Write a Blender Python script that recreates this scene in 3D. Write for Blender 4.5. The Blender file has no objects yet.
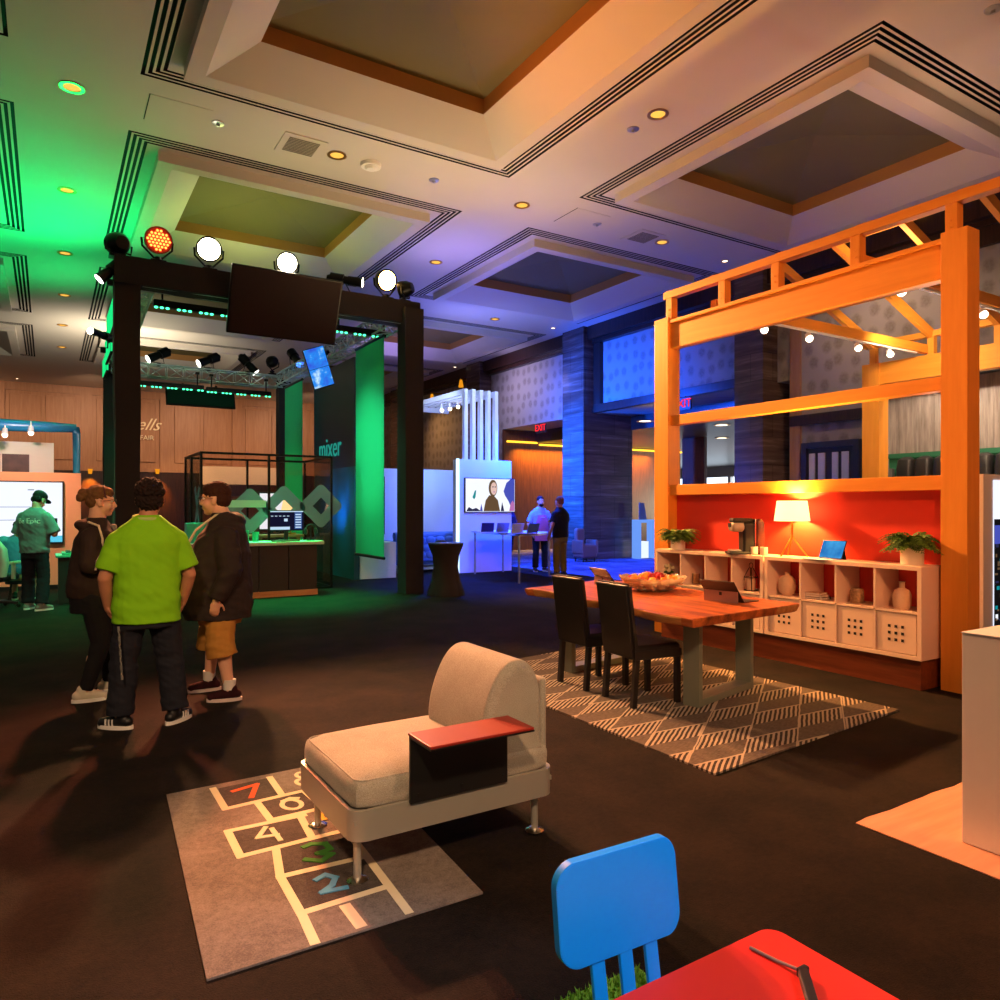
import bpy, bmesh, math, random
from mathutils import Vector, Matrix, noise
random.seed(7)
S = bpy.context.scene
COL = S.collection
PI = math.pi
R = math.radians
# ---------------------------------------------------------------- camera model (also used to lay out real positions)
F, HY, CH, VX = 730.0, 507.0, 1.55, 48.0
YAW = math.atan((500 - VX) / F)
FW = (math.sin(YAW), math.cos(YAW)); RT = (math.cos(YAW), -math.sin(YAW))
def ray(px, py):
    u = (px - 500) / F
    return (FW[0] + u * RT[0], FW[1] + u * RT[1], (HY - py) / F)
def Pz(px, py, z=0.0):
    r = ray(px, py); t = (z - CH) / r[2]; return Vector((r[0] * t, r[1] * t, z))
def Px(px, py, x):
    r = ray(px, py); t = x / r[0]; return Vector((x, r[1] * t, CH + r[2] * t))
def Py(px, py, y):
    r = ray(px, py); t = y / r[1]; return Vector((r[0] * t, y, CH + r[2] * t))
def V(*a): return Vector(a)

# ---------------------------------------------------------------- materials
def lin(c):
    o = []
    for v in c[:3]:
        v = v / 255.0
        o.append(v / 12.92 if v <= .04045 else ((v + .055) / 1.055) ** 2.4)
    return (o[0], o[1], o[2], 1.0)
class NT:
    def __init__(s, name):
        s.m = bpy.data.materials.new(name); s.m.use_nodes = True
        s.t = s.m.node_tree; s.t.nodes.clear()
        s.out = s.n('ShaderNodeOutputMaterial')
    def n(s, typ, **kw):
        nd = s.t.nodes.new(typ)
        for k, v in kw.items(): setattr(nd, k, v)
        return nd
    def set(s, sock, v):
        if hasattr(v, 'is_linked') or isinstance(v, bpy.types.NodeSocket): s.t.links.new(v, sock)
        else: sock.default_value = v
    def ma(s, op, a, b=0.0, c=0.0):
        nd = s.n('ShaderNodeMath', operation=op)
        s.set(nd.inputs[0], a); s.set(nd.inputs[1], b)
        if op in ('MULTIPLY_ADD', 'COMPARE'): s.set(nd.inputs[2], c)
        return nd.outputs[0]
    def mix(s, f, a, b):
        nd = s.n('ShaderNodeMix', data_type='RGBA')
        s.set(nd.inputs[0], f); s.set(nd.inputs[6], a); s.set(nd.inputs[7], b)
        return nd.outputs[2]
    def coord(s, scale=(1, 1, 1), rot=(0, 0, 0), kind='Object'):
        tc = s.n('ShaderNodeTexCoord'); mp = s.n('ShaderNodeMapping')
        mp.inputs['Scale'].default_value = scale; mp.inputs['Rotation'].default_value = rot
        s.t.links.new(tc.outputs[kind], mp.inputs[0]); return mp.outputs[0]
    def noise(s, vec, scale=5., detail=3., rough=.55):
        nd = s.n('ShaderNodeTexNoise'); nd.inputs['Scale'].default_value = scale
        nd.inputs['Detail'].default_value = detail; nd.inputs['Roughness'].default_value = rough
        s.t.links.new(vec, nd.inputs['Vector']); return nd.outputs['Fac']
    def ramp(s, f, stops):
        nd = s.n('ShaderNodeValToRGB'); e = nd.color_ramp.elements
        while len(e) < len(stops): e.new(.5)
        for i, (p, c) in enumerate(stops): e[i].position = p; e[i].color = c
        s.t.links.new(f, nd.inputs[0]); return nd.outputs[0]
    def bump(s, h, strength=.3, dist=.01):
        nd = s.n('ShaderNodeBump'); nd.inputs['Strength'].default_value = strength; nd.inputs['Distance'].default_value = dist
        s.t.links.new(h, nd.inputs['Height']); return nd.outputs[0]
    def pbr(s, col, rough=.6, metal=0., nrm=None, spec=.5, emit=None, es=0., trans=0., alpha=1., sheen=0., coat=0.):
        b = s.n('ShaderNodeBsdfPrincipled')
        s.set(b.inputs['Base Color'], col); s.set(b.inputs['Roughness'], rough)
        b.inputs['Metallic'].default_value = metal; b.inputs['Specular IOR Level'].default_value = spec
        b.inputs['Transmission Weight'].default_value = trans; s.set(b.inputs['Alpha'], alpha)
        b.inputs['Sheen Weight'].default_value = sheen; b.inputs['Coat Weight'].default_value = coat
        if nrm is not None: s.t.links.new(nrm, b.inputs['Normal'])
        if emit is not None:
            s.set(b.inputs['Emission Color'], emit); b.inputs['Emission Strength'].default_value = es
        s.t.links.new(b.outputs[0], s.out.inputs[0]); return s.m
def sc(c, k): return (c[0] * k, c[1] * k, c[2] * k, 1.)
def mat(name, col, rough=.55, metal=0., var=.08, scale=14., bump=0., bscale=200., **kw):
    t = NT(name); c = lin(col); v = t.coord()
    f = t.noise(v, scale, 4)
    colr = t.mix(f, sc(c, 1 - var), sc(c, 1 + var))
    nr = t.bump(t.noise(v, bscale, 2), bump, .003) if bump else None
    return t.pbr(colr, rough, metal, nr, **kw)
def wood(name, c1, c2, rough=.45, axis='x', scale=1., coat=0., bump=.05, spec=.4):
    t = NT(name)
    s_ = {'x': (1.2, 14, 14), 'y': (14, 1.2, 14), 'z': (14, 14, 1.2)}[axis]
    v = t.coord(tuple(k * scale for k in s_))
    f = t.noise(v, 1.6, 6, .62)
    g = t.noise(v, 9, 2)
    col = t.ramp(f, [(.3, lin(c1)), (.68, lin(c2))])
    col = t.mix(t.ma('MULTIPLY', g, .25), col, lin(c1))
    return t.pbr(col, rough, 0, t.bump(f, bump, .004), coat=coat, spec=spec)
def emis(name, col, st):
    t = NT(name); e = t.n('ShaderNodeEmission')
    f = t.noise(t.coord(), 3, 1)
    c = lin(col); t.set(e.inputs[0], t.mix(f, sc(c, .97), sc(c, 1.03))); e.inputs[1].default_value = st
    t.t.links.new(e.outputs[0], t.out.inputs[0]); return t.m
def glass(name, tint=(255, 255, 255), refl=.9, rough=.02, body=0., bodycol=(200, 200, 200)):
    t = NT(name); tr = t.n('ShaderNodeBsdfTransparent'); tr.inputs[0].default_value = lin(tint)
    gl = t.n('ShaderNodeBsdfGlossy'); gl.inputs['Roughness'].default_value = rough
    fr = t.n('ShaderNodeLayerWeight'); fr.inputs[0].default_value = .25
    mx = t.n('ShaderNodeMixShader')
    t.t.links.new(t.ma('MULTIPLY', fr.outputs['Fresnel'], refl), mx.inputs[0])
    t.t.links.new(tr.outputs[0], mx.inputs[1]); t.t.links.new(gl.outputs[0], mx.inputs[2])
    o = mx.outputs[0]
    if body:
        df = t.n('ShaderNodeBsdfDiffuse'); df.inputs[0].default_value = lin(bodycol)
        m2 = t.n('ShaderNodeMixShader'); m2.inputs[0].default_value = body
        t.t.links.new(o, m2.inputs[1]); t.t.links.new(df.outputs[0], m2.inputs[2]); o = m2.outputs[0]
    t.t.links.new(o, t.out.inputs[0]); return t.m

M = {}
M['ceil'] = mat('ceiling_paint', (206, 196, 182), .8, var=.03, scale=2)
M['band'] = mat('tan_paint', (168, 122, 64), .7, var=.05)
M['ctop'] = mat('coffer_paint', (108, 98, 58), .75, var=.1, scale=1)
M['slot'] = mat('slot_black', (14, 13, 13), .8)
M['white'] = mat('white_paint', (232, 228, 222), .5, var=.03)
M['lam'] = mat('white_laminate', (240, 212, 192), .4, var=.03)
M['black'] = mat('black_plastic', (18, 18, 19), .45)
M['blackc'] = mat('black_cloth', (34, 24, 23), .9, var=.25, scale=5, bump=.2)
M['blackm'] = mat('black_metal', (16, 16, 17), .35, .6)
M['steel'] = mat('brushed_steel', (176, 178, 178), .35, .9)
M['alu'] = mat('aluminium_truss', (186, 198, 192), .4, .25)
M['chrome'] = mat('chrome', (215, 212, 205), .18, 1.)
M['brass'] = mat('brass', (205, 150, 60), .3, .9)
def carpet(name, c1, c2, big, bs=.6):
    t = NT(name); v = t.coord()
    a = t.ma('ADD', t.ma('MULTIPLY', t.noise(v, big, 5, .6), .6), t.ma('MULTIPLY', t.noise(v, 34, 4, .7), .4)); b = t.noise(v, 160, 2)
    col = t.ramp(t.ma('ADD', t.ma('MULTIPLY', a, .7), t.ma('MULTIPLY', b, .3)), [(.41, lin(c1)), (.6, lin(c2))])
    return t.pbr(col, .95, 0, t.bump(b, bs, .01), spec=.15)
M['carpet'] = carpet('event_carpet', (10, 7, 5), (40, 28, 20), 2.2)
M['hotelc'] = carpet('hotel_carpet', (44, 48, 74), (128, 132, 160), 1.1)
def wallpaper():
    t = NT('damask_wallpaper'); v0 = t.coord(); sp_ = t.n('ShaderNodeSeparateXYZ'); t.t.links.new(v0, sp_.inputs[0]); cb_ = t.n('ShaderNodeCombineXYZ'); t.t.links.new(t.ma('ADD', sp_.outputs[0], sp_.outputs[1]), cb_.inputs[0]); t.t.links.new(t.ma('MULTIPLY', sp_.outputs[2], .85), cb_.inputs[1]); v = cb_.outputs[0]
    nd = t.n('ShaderNodeTexVoronoi'); nd.voronoi_dimensions = '2D'; nd.inputs['Scale'].default_value = 2.9; nd.inputs['Randomness'].default_value = .4
    t.t.links.new(v, nd.inputs['Vector'])
    d = t.ma('ADD', nd.outputs['Distance'], t.ma('MULTIPLY', t.noise(v, 14, 3), .22))
    f = t.ramp(d, [(.3, (1, 1, 1, 1)), (.5, (0, 0, 0, 1))])
    inner = t.noise(v, 22, 2)
    col = t.mix(t.ma('MULTIPLY', f, t.ma('ADD', .12, t.ma('MULTIPLY', inner, .9))), lin((150, 139, 128)), lin((104, 91, 78)))
    return t.pbr(col, .7, 0)
M['paper'] = wallpaper()
def marble():
    t = NT('striped_marble'); v = t.coord((.35, .35, 5.))
    f = t.noise(v, 1.7, 7, .62)
    br = t.n('ShaderNodeTexBrick'); br.inputs['Scale'].default_value = 1.; br.offset = .5
    br.inputs['Mortar Size'].default_value = .006; br.inputs['Brick Width'].default_value = 1.1; br.inputs['Row Height'].default_value = .62
    br.inputs['Color1'].default_value = (1, 1, 1, 1); br.inputs['Color2'].default_value = (.62, .62, .62, 1); br.inputs['Mortar'].default_value = (.2, .2, .2, 1)
    tc = t.n('ShaderNodeTexCoord'); sep = t.n('ShaderNodeSeparateXYZ'); t.t.links.new(tc.outputs['Object'], sep.inputs[0])
    cb = t.n('ShaderNodeCombineXYZ'); t.t.links.new(t.ma('ADD', sep.outputs[0], sep.outputs[1]), cb.inputs[0]); t.t.links.new(sep.outputs[2], cb.inputs[1])
    t.t.links.new(cb.outputs[0], br.inputs['Vector'])
    col = t.ramp(f, [(.25, lin((62, 44, 38))), (.55, lin((104, 80, 70))), (.78, lin((150, 128, 114)))])
    mm = t.n('ShaderNodeMix', data_type='RGBA', blend_type='MULTIPLY'); mm.inputs[0].default_value = .8
    t.t.links.new(col, mm.inputs[6]); t.t.links.new(br.outputs[0], mm.inputs[7])
    return t.pbr(mm.outputs[2], .25, 0, spec=.5)
M['marble'] = marble()
M['dwood'] = wood('dark_walnut', (36, 20, 15), (66, 38, 28), .35, 'z')
M['pwood'] = wood('wall_panel_wood', (150, 106, 74), (170, 126, 92), .5, 'z', .6)
M['ply'] = wood('orange_plywood', (226, 144, 44), (238, 158, 58), .5, 'z', .8, 0, .02)
M['plyh'] = wood('orange_plywood_grain_along', (226, 144, 44), (238, 158, 58), .5, 'y', .8, 0, .02)
M['plyx'] = wood('orange_plywood_grain_across', (226, 144, 44), (238, 158, 58), .5, 'x', .8, 0, .02)
M['redp'] = mat('red_panel_paint', (230, 62, 40), .5, var=.03)

# ---------------------------------------------------------------- mesh builder
class MB:
    def __init__(s): s.bm = bmesh.new(); s.mats = []
    def slot(s, m):
        if m is None: return 0
        if m not in s.mats: s.mats.append(m)
        return s.mats.index(m)
    def add(s, t, m=None, Mx=None):
        if Mx is not None: bmesh.ops.transform(t, matrix=Mx, verts=t.verts)
        i = s.slot(m); mp = {}
        for v in t.verts: mp[v] = s.bm.verts.new(v.co)
        for f in t.faces:
            try: nf = s.bm.faces.new([mp[v] for v in f.verts]); nf.material_index = i; nf.smooth = f.smooth
            except ValueError: pass
        t.free(); return s
    def box(s, c, d, m=None, bev=0., rz=0., Mx=None, seg=2):
        t = bmesh.new(); bmesh.ops.create_cube(t, size=1.)
        bmesh.ops.scale(t, vec=d, verts=t.verts)
        if bev: bmesh.ops.bevel(t, geom=t.edges[:], offset=min(bev, min(d) * .49), segments=seg, affect='EDGES', profile=.5)
        T = Matrix.Translation(c) @ Matrix.Rotation(rz, 4, 'Z')
        if Mx is not None: T = Mx @ T
        return s.add(t, m, T)
    def bb(s, a, b, m=None, bev=0.):
        return s.box([(a[i] + b[i]) / 2 for i in range(3)], [abs(b[i] - a[i]) for i in range(3)], m, bev)
    def bar(s, a, b, w, h, m=None, bev=0.):
        a = V(*a); b = V(*b); d = b - a
        q = d.to_track_quat('Y', 'Z').to_matrix().to_4x4()
        return s.box((0, 0, 0), (w, d.length, h), m, bev, Mx=Matrix.Translation((a + b) / 2) @ q)
    def cyl(s, a, b, r0, r1=None, m=None, n=16, caps=True):
        a = V(*a); b = V(*b); d = b - a; r1 = r0 if r1 is None else r1
        t = bmesh.new(); bmesh.ops.create_cone(t, cap_ends=caps, segments=n, radius1=r0, radius2=r1, depth=d.length)
        return s.add(t, m, Matrix.Translation((a + b) / 2) @ d.to_track_quat('Z', 'Y').to_matrix().to_4x4())
    def ell(s, c, r, m=None, Mx=None, n=16):
        t = bmesh.new(); bmesh.ops.create_uvsphere(t, u_segments=n, v_segments=max(6, n * 2 // 3), radius=1.)
        if not hasattr(r, '__len__'): r = (r, r, r)
        T = Matrix.Translation(c) @ Matrix.Diagonal((r[0], r[1], r[2], 1.))
        if Mx is not None: T = Mx @ T
        return s.add(t, m, T)
    def cap(s, a, ra, b, rb, m=None, n=14):
        s.cyl(a, b, ra, rb, m, n); s.ell(a, ra, m, n=n); s.ell(b, rb, m, n=n); return s
    def lathe(s, prof, c=(0, 0, 0), m=None, n=24, Mx=None):
        t = bmesh.new(); rings = []
        for r, z in prof:
            if r < 1e-5: rings.append([t.verts.new((0, 0, z))])
            else: rings.append([t.verts.new((r * math.cos(2 * PI * k / n), r * math.sin(2 * PI * k / n), z)) for k in range(n)])
        for A, B in zip(rings, rings[1:]):
            for k in range(n):
                k2 = (k + 1) % n
                q = [A[0]] if len(A) == 1 else [A[k], A[k2]]
                q += [B[0]] if len(B) == 1 else [B[k2], B[k]]
                if len(q) > 2:
                    try: t.faces.new(q)
                    except ValueError: pass
        T = Matrix.Translation(c)
        if Mx is not None: T = Mx @ T
        return s.add(t, m, T)
    def prism(s, poly, z0, z1, m=None, Mx=None):
        t = bmesh.new(); n = len(poly)
        lo = [t.verts.new((p[0], p[1], z0)) for p in poly]; hi = [t.verts.new((p[0], p[1], z1)) for p in poly]
        t.faces.new(lo[::-1]); t.faces.new(hi)
        for k in range(n): t.faces.new([lo[k], lo[(k + 1) % n], hi[(k + 1) % n], hi[k]])
        return s.add(t, m, Mx)
    def loft(s, rings, m=None, n=24, e=2.3):
        """rings: (x,y,z,rx,ry) stacked super-ellipses"""
        t = bmesh.new(); rr = []
        for (x, y, z, rx, ry) in rings:
            q = []
            for k in range(n):
                a = 2 * PI * k / n; c_, s_ = math.cos(a), math.sin(a)
                q.append(t.verts.new((x + rx * math.copysign(abs(c_) ** (2 / e), c_), y + ry * math.copysign(abs(s_) ** (2 / e), s_), z)))
            rr.append(q)
        for A, B in zip(rr, rr[1:]):
            for k in range(n): t.faces.new([A[k], A[(k + 1) % n], B[(k + 1) % n], B[k]])
        t.faces.new(rr[0][::-1]); t.faces.new(rr[-1])
        return s.add(t, m)
    def tube(s, pts, r, m=None, n=8, closed=False):
        pts = [V(*p) for p in pts]; N = len(pts); t = bmesh.new(); rings = []
        for i, p in enumerate(pts):
            if closed: d = pts[(i + 1) % N] - pts[i - 1]
            else: d = pts[min(i + 1, N - 1)] - pts[max(i - 1, 0)]
            q = d.to_track_quat('Z', 'Y'); rad = r[i] if hasattr(r, '__len__') else r
            rings.append([t.verts.new(p + q @ V(rad * math.cos(2 * PI * k / n), rad * math.sin(2 * PI * k / n), 0)) for k in range(n)])
        seq = list(zip(rings, rings[1:])) + ([(rings[-1], rings[0])] if closed else [])
        for A, B in seq:
            for k in range(n):
                try: t.faces.new([A[k], A[(k + 1) % n], B[(k + 1) % n], B[k]])
                except ValueError: pass
        if not closed:
            t.faces.new(rings[0][::-1]); t.faces.new(rings[-1])
        return s.add(t, m)
    def face(s, pts, m=None):
        t = bmesh.new(); t.faces.new([t.verts.new(p) for p in pts]); return s.add(t, m)
    def build(s, name, m=None, parent=None, loc=(0, 0, 0), rot=(0, 0, 0), smooth=True, ang=38):
        me = bpy.data.meshes.new(name)
        bmesh.ops.recalc_face_normals(s.bm, faces=s.bm.faces[:])
        s.bm.to_mesh(me); s.bm.free()
        if s.mats:
            for k in s.mats: me.materials.append(k)
        elif m is not None: me.materials.append(m)
        if smooth:
            me.polygons.foreach_set('use_smooth', [True] * len(me.polygons))
            me.set_sharp_from_angle(angle=R(ang))
        o = bpy.data.objects.new(name, me); COL.objects.link(o)
        o.location = loc; o.rotation_euler = rot
        if smooth: wn = o.modifiers.new('wn', 'WEIGHTED_NORMAL'); wn.keep_sharp = True; wn.weight = 60
        if parent is not None: o.parent = parent
        return o
def tag(o, label=None, cat=None, group=None, kind=None):
    if label: o['label'] = label
    if cat: o['category'] = cat
    if group: o['group'] = group
    if kind: o['kind'] = kind
    return o
def thing(name, label, cat, loc=(0, 0, 0), rz=0., group=None, rot=None):
    o = bpy.data.objects.new(name, None); COL.objects.link(o); o.empty_display_size = .1
    o.location = loc; o.rotation_euler = rot if rot else (0, 0, rz)
    return tag(o, label, cat, group)
def struct(name, mb, m=None, parent=None, smooth=False):
    o = mb.build(name, m, parent, smooth=smooth); o['kind'] = 'structure'; return o
def dup(o, loc, rz=None, label=None, parent=None, rot=None):
    c = o.copy(); COL.objects.link(c)
    if parent is None:
        c.location = loc
        if rz is not None: c.rotation_euler = (0, 0, rz)
        if rot is not None: c.rotation_euler = rot
        if label: c['label'] = label
    else: c.parent = parent
    for ch in [x for x in ALLOBJ() if x.parent == o]: dup(ch, None, parent=c)
    return c
def ALLOBJ(): return list(COL.objects)
def P1(name, mb, m, parent, label=None, **k):
    o = mb.build(name, m, parent, **k)
    if label: o['label'] = label
    return o
def text(name, txt, size, m, parent, Mx, ext=.004, shear=0., align='CENTER'):
    cu = bpy.data.curves.new(name, 'FONT'); cu.body = txt; cu.size = size; cu.extrude = ext; cu.shear = shear
    cu.align_x = align; cu.align_y = 'CENTER'; cu.resolution_u = 3
    to = bpy.data.objects.new(name, cu); COL.objects.link(to)
    dg = bpy.context.evaluated_depsgraph_get(); dg.update()
    me = bpy.data.meshes.new_from_object(to.evaluated_get(dg)); bpy.data.objects.remove(to)
    me.transform(Mx); me.materials.clear(); me.materials.append(m)
    o = bpy.data.objects.new(name, me); COL.objects.link(o)
    if parent is not None: o.parent = parent
    return o
def frameM(o, xdir, ydir):
    """matrix with local x,y axes along xdir,ydir and origin o"""
    x = V(*xdir).normalized(); y = V(*ydir).normalized(); z = x.cross(y)
    return Matrix.Translation(o) @ Matrix((x, y, z)).transposed().to_4x4()
# ================================================================ THE ROOM
M['gwood'] = wood('amber_panel_wood', (70, 38, 22), (104, 60, 36), .4, 'z'); M['cove'] = emis('cove_strip', (255, 190, 50), 2.5)
CZ = 6.84
XW, YF = 13.8, 37.0
cof_x = [(-5.72, -.38), (.96, 6.3), (7.72, 13.02)]
cof_y = [(4.55, 9.9), (11.45, 16.75), (18.3, 23.6), (25.15, 30.45)]
b = MB(); b.bb((-12, -3, -.2), (10.3, YF, 0)); struct('floor', b, M['carpet'])
b = MB(); b.bb((10.3, -3, -.2), (34, YF, -.004)); struct('floor_foyer', b, M['hotelc'])
b = MB()
xs = [-12] + [v for p in cof_x for v in p] + [XW + .3]
ys = [-3] + [v for p in cof_y for v in p] + [YF]
for i in range(len(xs) - 1):
    for j in range(len(ys) - 1):
        if i % 2 and j % 2: continue
        b.face([(xs[i], ys[j], CZ), (xs[i], ys[j + 1], CZ), (xs[i + 1], ys[j + 1], CZ), (xs[i + 1], ys[j], CZ)], M['ceil'])
def ring(b, r0, z0, r1, z1, m):
    a = [(r0[0], r0[2]), (r0[1], r0[2]), (r0[1], r0[3]), (r0[0], r0[3])]
    c = [(r1[0], r1[2]), (r1[1], r1[2]), (r1[1], r1[3]), (r1[0], r1[3])]
    for k in range(4):
        k2 = (k + 1) % 4
        b.face([(*a[k], z0), (*a[k2], z0), (*c[k2], z1), (*c[k], z1)], m)
for (x0, x1) in cof_x:
    for (y0, y1) in cof_y:
        def ins(d): return (x0 + d, x1 - d, y0 + d, y1 - d)
        d = 0.
        for k in range(4):   # four black air slots in the ceiling plane
            ring(b, ins(d), CZ, ins(d), CZ + .05, M['slot']); ring(b, ins(d), CZ + .05, ins(d + .045), CZ + .05, M['slot']); ring(b, ins(d + .045), CZ + .05, ins(d + .045), CZ, M['slot'])
            ring(b, ins(d + .045), CZ, ins(d + .075), CZ, M['ceil']); d += .075
        ring(b, ins(d), CZ, ins(.43), CZ, M['ceil'])
        ring(b, ins(.43), CZ, ins(.43), CZ - .15, M['ceil'])
        ring(b, ins(.43), CZ - .15, ins(.64), CZ - .15, M['ceil'])
        ring(b, ins(.64), CZ - .15, ins(1.16), CZ + .16, M['ceil'])
        ring(b, ins(1.16), CZ + .16, ins(1.16), CZ + .36, M['band'])
        ring(b, ins(1.16), CZ + .36, ins(1.16), CZ + .37, M['band'])
        cx, cy = (x0 + x1) / 2, (y0 + y1) / 2
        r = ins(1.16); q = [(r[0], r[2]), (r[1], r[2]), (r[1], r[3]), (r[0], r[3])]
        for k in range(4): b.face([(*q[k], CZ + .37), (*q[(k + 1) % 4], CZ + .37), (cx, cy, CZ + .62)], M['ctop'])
struct('ceiling', b)

# far wall: wood panels over a dark dado
b = MB(); b.bb((-12, YF, 0), (XW + .3, YF + .3, CZ), M['pwood'])
b.bb((-12, YF - .06, 0), (XW, YF, 3.2), M['dwood'])
b.bb((-12, YF - .1, 3.15), (XW, YF, 3.32), M['pwood'])
x = -11.6
while x < XW:
    b.bb((x, YF - .09, 3.32), (x + .45, YF, CZ), M['pwood'])
    b.bb((x + .62, YF - .05, 3.6), (x + 1.75, YF, 6.35), M['pwood'], .02)
    b.bb((x + 1.9, YF - .05, 3.6), (x + 3.0, YF, 6.35), M['pwood'], .02)
    x += 3.2
b.bb((-12, YF - .07, 6.5), (XW, YF, CZ), M['pwood'])
struct('wall_far', b)

# right wall with two tall openings to the foyer
b = MB()
def wr(y0, y1, z0, z1, m=M['paper'], x0=XW, x1=15.2, bev=0.): b.bb((x0, y0, z0), (x1, y1, z1), m, bev)
wr(-3, 10.25, 0, CZ)
wr(10.25, 17.0, 4.32, CZ); wr(17.0, 22.1, 4.32, CZ); wr(22.1, YF, 0, CZ)
struct('wall_right', b)
b = MB()
b.bb((13.45, -3, 6.46), (13.81, YF, CZ), M['dwood']); b.bb((13.62, -3, 6.36), (13.81, YF, 6.46), M['dwood'])
b.bb((13.7, -3, 6.05), (13.81, 10.2, 6.36), M['dwood']); struct('trim_1', b)
b = MB()
zb = Px(782, 428, XW).z; zt = Px(782, 418, XW).z
b.bb((13.72, -3, zb), (13.81, 10.2, zt), M['dwood']); b.bb((13.74, 9.95, 0), (13.81, 10.2, 6.05), M['pwood']); struct('trim_2', b)
b = MB()   # frame round the wallpaper panel over the near opening
b.bb((13.62, 11.35, 4.32), (13.81, 16.84, 4.55), M['dwood'], .01); b.bb((13.66, 11.35, 4.55), (13.81, 11.6, 6.36), M['dwood']); b.bb((13.66, 16.55, 4.55), (13.81, 16.84, 6.36), M['dwood'])
struct('trim_3', b)
for i, (y0, y1) in enumerate([(16.86, 17.88), (10.56, 11.34), (22.9, 23.88), (30., 31.)]):
    b = MB(); b.bb((13.31, y0, 0), (15.2 if i < 2 else 13.82, y1, 4.32)); b.bb((13.31, y0, 4.32), (13.84, y1, 6.84)); struct('marble_column', b, M['marble'])
b = MB(); b.bb((13.79, 22.0, 0), (15.2, 22.12, 4.3), M['gwood']); b.bb((13.9, 21.92, 3.86), (15.2, 22.0, 3.92), M['cove']); struct('trim_4', b)
# foyer beyond the openings
b = MB(); b.bb((15.2, -3, 3.9), (34, YF, 4.1)); b.bb((15.15, -3, 3.9), (15.2, YF, 4.4), M['dwood']); struct('ceiling_foyer', b, M['white'])
b = MB(); b.bb((15.2, 22.0, 0), (22.5, 22.3, 3.9), M['gwood']); b.bb((15.3, 21.9, 3.8), (22.5, 22.0, 3.86), M['cove'])
struct('wall_foyer', b)
b = MB()
px1 = 20.2
b.bb((18.6, 17.1, 0), (18.72, 18.1, 3.9), M['gwood']); struct('wall_foyer_pier', b)
M['daywin'] = emis('daylit_window', (225, 240, 255), 2.2)
b = MB(); b.bb((33.5, -3, 0), (33.8, YF, .9), M['white']); b.bb((33.5, -3, 3.3), (33.8, YF, 4.5), M['white'])
for k in range(14): b.bb((33.45, -2 + k * 2.8, .9), (33.8, -1.82 + k * 2.8, 3.3), M['white'])
b.bb((33.7, -3, .9), (33.75, YF, 3.3), M['daywin']); struct('window_1', b)
# doors on the right wall
def slatdoor(name, y0, y1, z1, frame, pane):
    b = MB(); b.bb((13.72, y0, 0), (13.82, y1, z1), frame)
    n = 2; w = (y1 - y0) / n
    for k in range(n):
        for (za, zc) in ((.15, .33), (.37, .66), (.7, .96)):
            b.bb((13.69, y0 + k * w + w * .22, za * z1), (13.73, y0 + k * w + w * .5, zc * z1), pane)
            b.bb((13.69, y0 + k * w + w * .66, za * z1), (13.73, y0 + k * w + w * .9, zc * z1), pane)
    b.bb((13.66, y0 - .12, 0), (13.8, y0, z1 + .12), frame); b.bb((13.66, y1, 0), (13.8, y1 + .12, z1 + .12), frame); b.bb((13.66, y0, z1), (13.8, y1, z1 + .12), frame)
    o = struct(name, b)
    h = MB(); ym = (y0 + y1) / 2
    for q in (-.08, .08): h.tube([(13.72, ym + q, .95), (13.62, ym + q, .95), (13.62, ym + q, 1.2), (13.72, ym + q, 1.2)], .012)
    h.build('door_handle', M['steel'], o); return o
M['doorblue'] = mat('dark_blue_door', (40, 36, 62), .4); M['dglass'] = mat('door_pane', (200, 205, 225), .2)
ya = Px(857, 470, XW).y; yb2 = Px(810, 470, XW).y; slatdoor('door_1', ya, yb2, Px(835, 447, XW).z, M['doorblue'], M['dglass'])
ya = Px(453, 470, XW).y; yb2 = Px(434, 470, XW).y; slatdoor('door_2', ya, yb2, Px(443, 477, XW).z, M['black'], M['dglass'])

# ---- fittings on the ceiling
M['bulb'] = emis('warm_bulb', (255, 190, 80), 1.2); M['bulbw'] = emis('white_bulb', (255, 232, 200), 5.)
def downlight(p, label, r=.12, bulb='bulb', group='recessed downlights in the ceiling'):
    t = thing('downlight', label, 'ceiling light', p, 0, group)
    a = MB(); a.lathe([(r * .8, 0), (r * 1.15, 0), (r * 1.2, -.012), (r * .85, -.012), (r * .8, 0)]); a.build('trim_ring', M['brass'], t)
    a = MB(); a.lathe([(0, -.004), (r * .8, -.004)]); a.build('lens', M[bulb], t); return t
for p, l in [((72, 87), 'amber downlight in the ceiling at the upper left corner, above the green glow'), ((67, 190), 'amber downlight second down on the left ceiling strip'), ((65, 253), 'amber downlight third down on the left ceiling strip'),
             ((64.5, 295), 'faint downlight fourth down on the left ceiling strip'), ((62.5, 325), 'faint downlight fifth down on the left ceiling strip'), ((62, 347), 'faint downlight farthest down the left ceiling strip'),
             ((337, 155), 'warm downlight beside the round smoke detector'), ((522, 205), 'amber downlight where the two centre ceiling strips cross'), ((658, 114), 'amber downlight on the strip between the two nearest coffers'),
             ((662, 242), 'amber downlight next to the right square vent'), ((436, 262), 'pale downlight on the purple lit ceiling above the black rig corner'), ((495, 319), 'small downlight on the blue ceiling beyond the far coffer'),
             ((916, 214), 'amber downlight seen just under the timber top rail at right'), ((828, 254), 'golden downlight seen through the timber top rail')]:
    downlight(Pz(*p, CZ), l)
for p, l in [((725, 261), 'tiny white ceiling light left of the timber rail'), ((553, 328), 'tiny white ceiling light above the marble column'), ((455, 367), 'tiny white ceiling light at the far end of the blue ceiling'), ((68 / 4, 200 + 714 / 4), 'tiny white ceiling light above the far wood wall at left')]:
    downlight(Pz(*p, CZ), l, .07, 'bulbw', 'small white ceiling lights')
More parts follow.
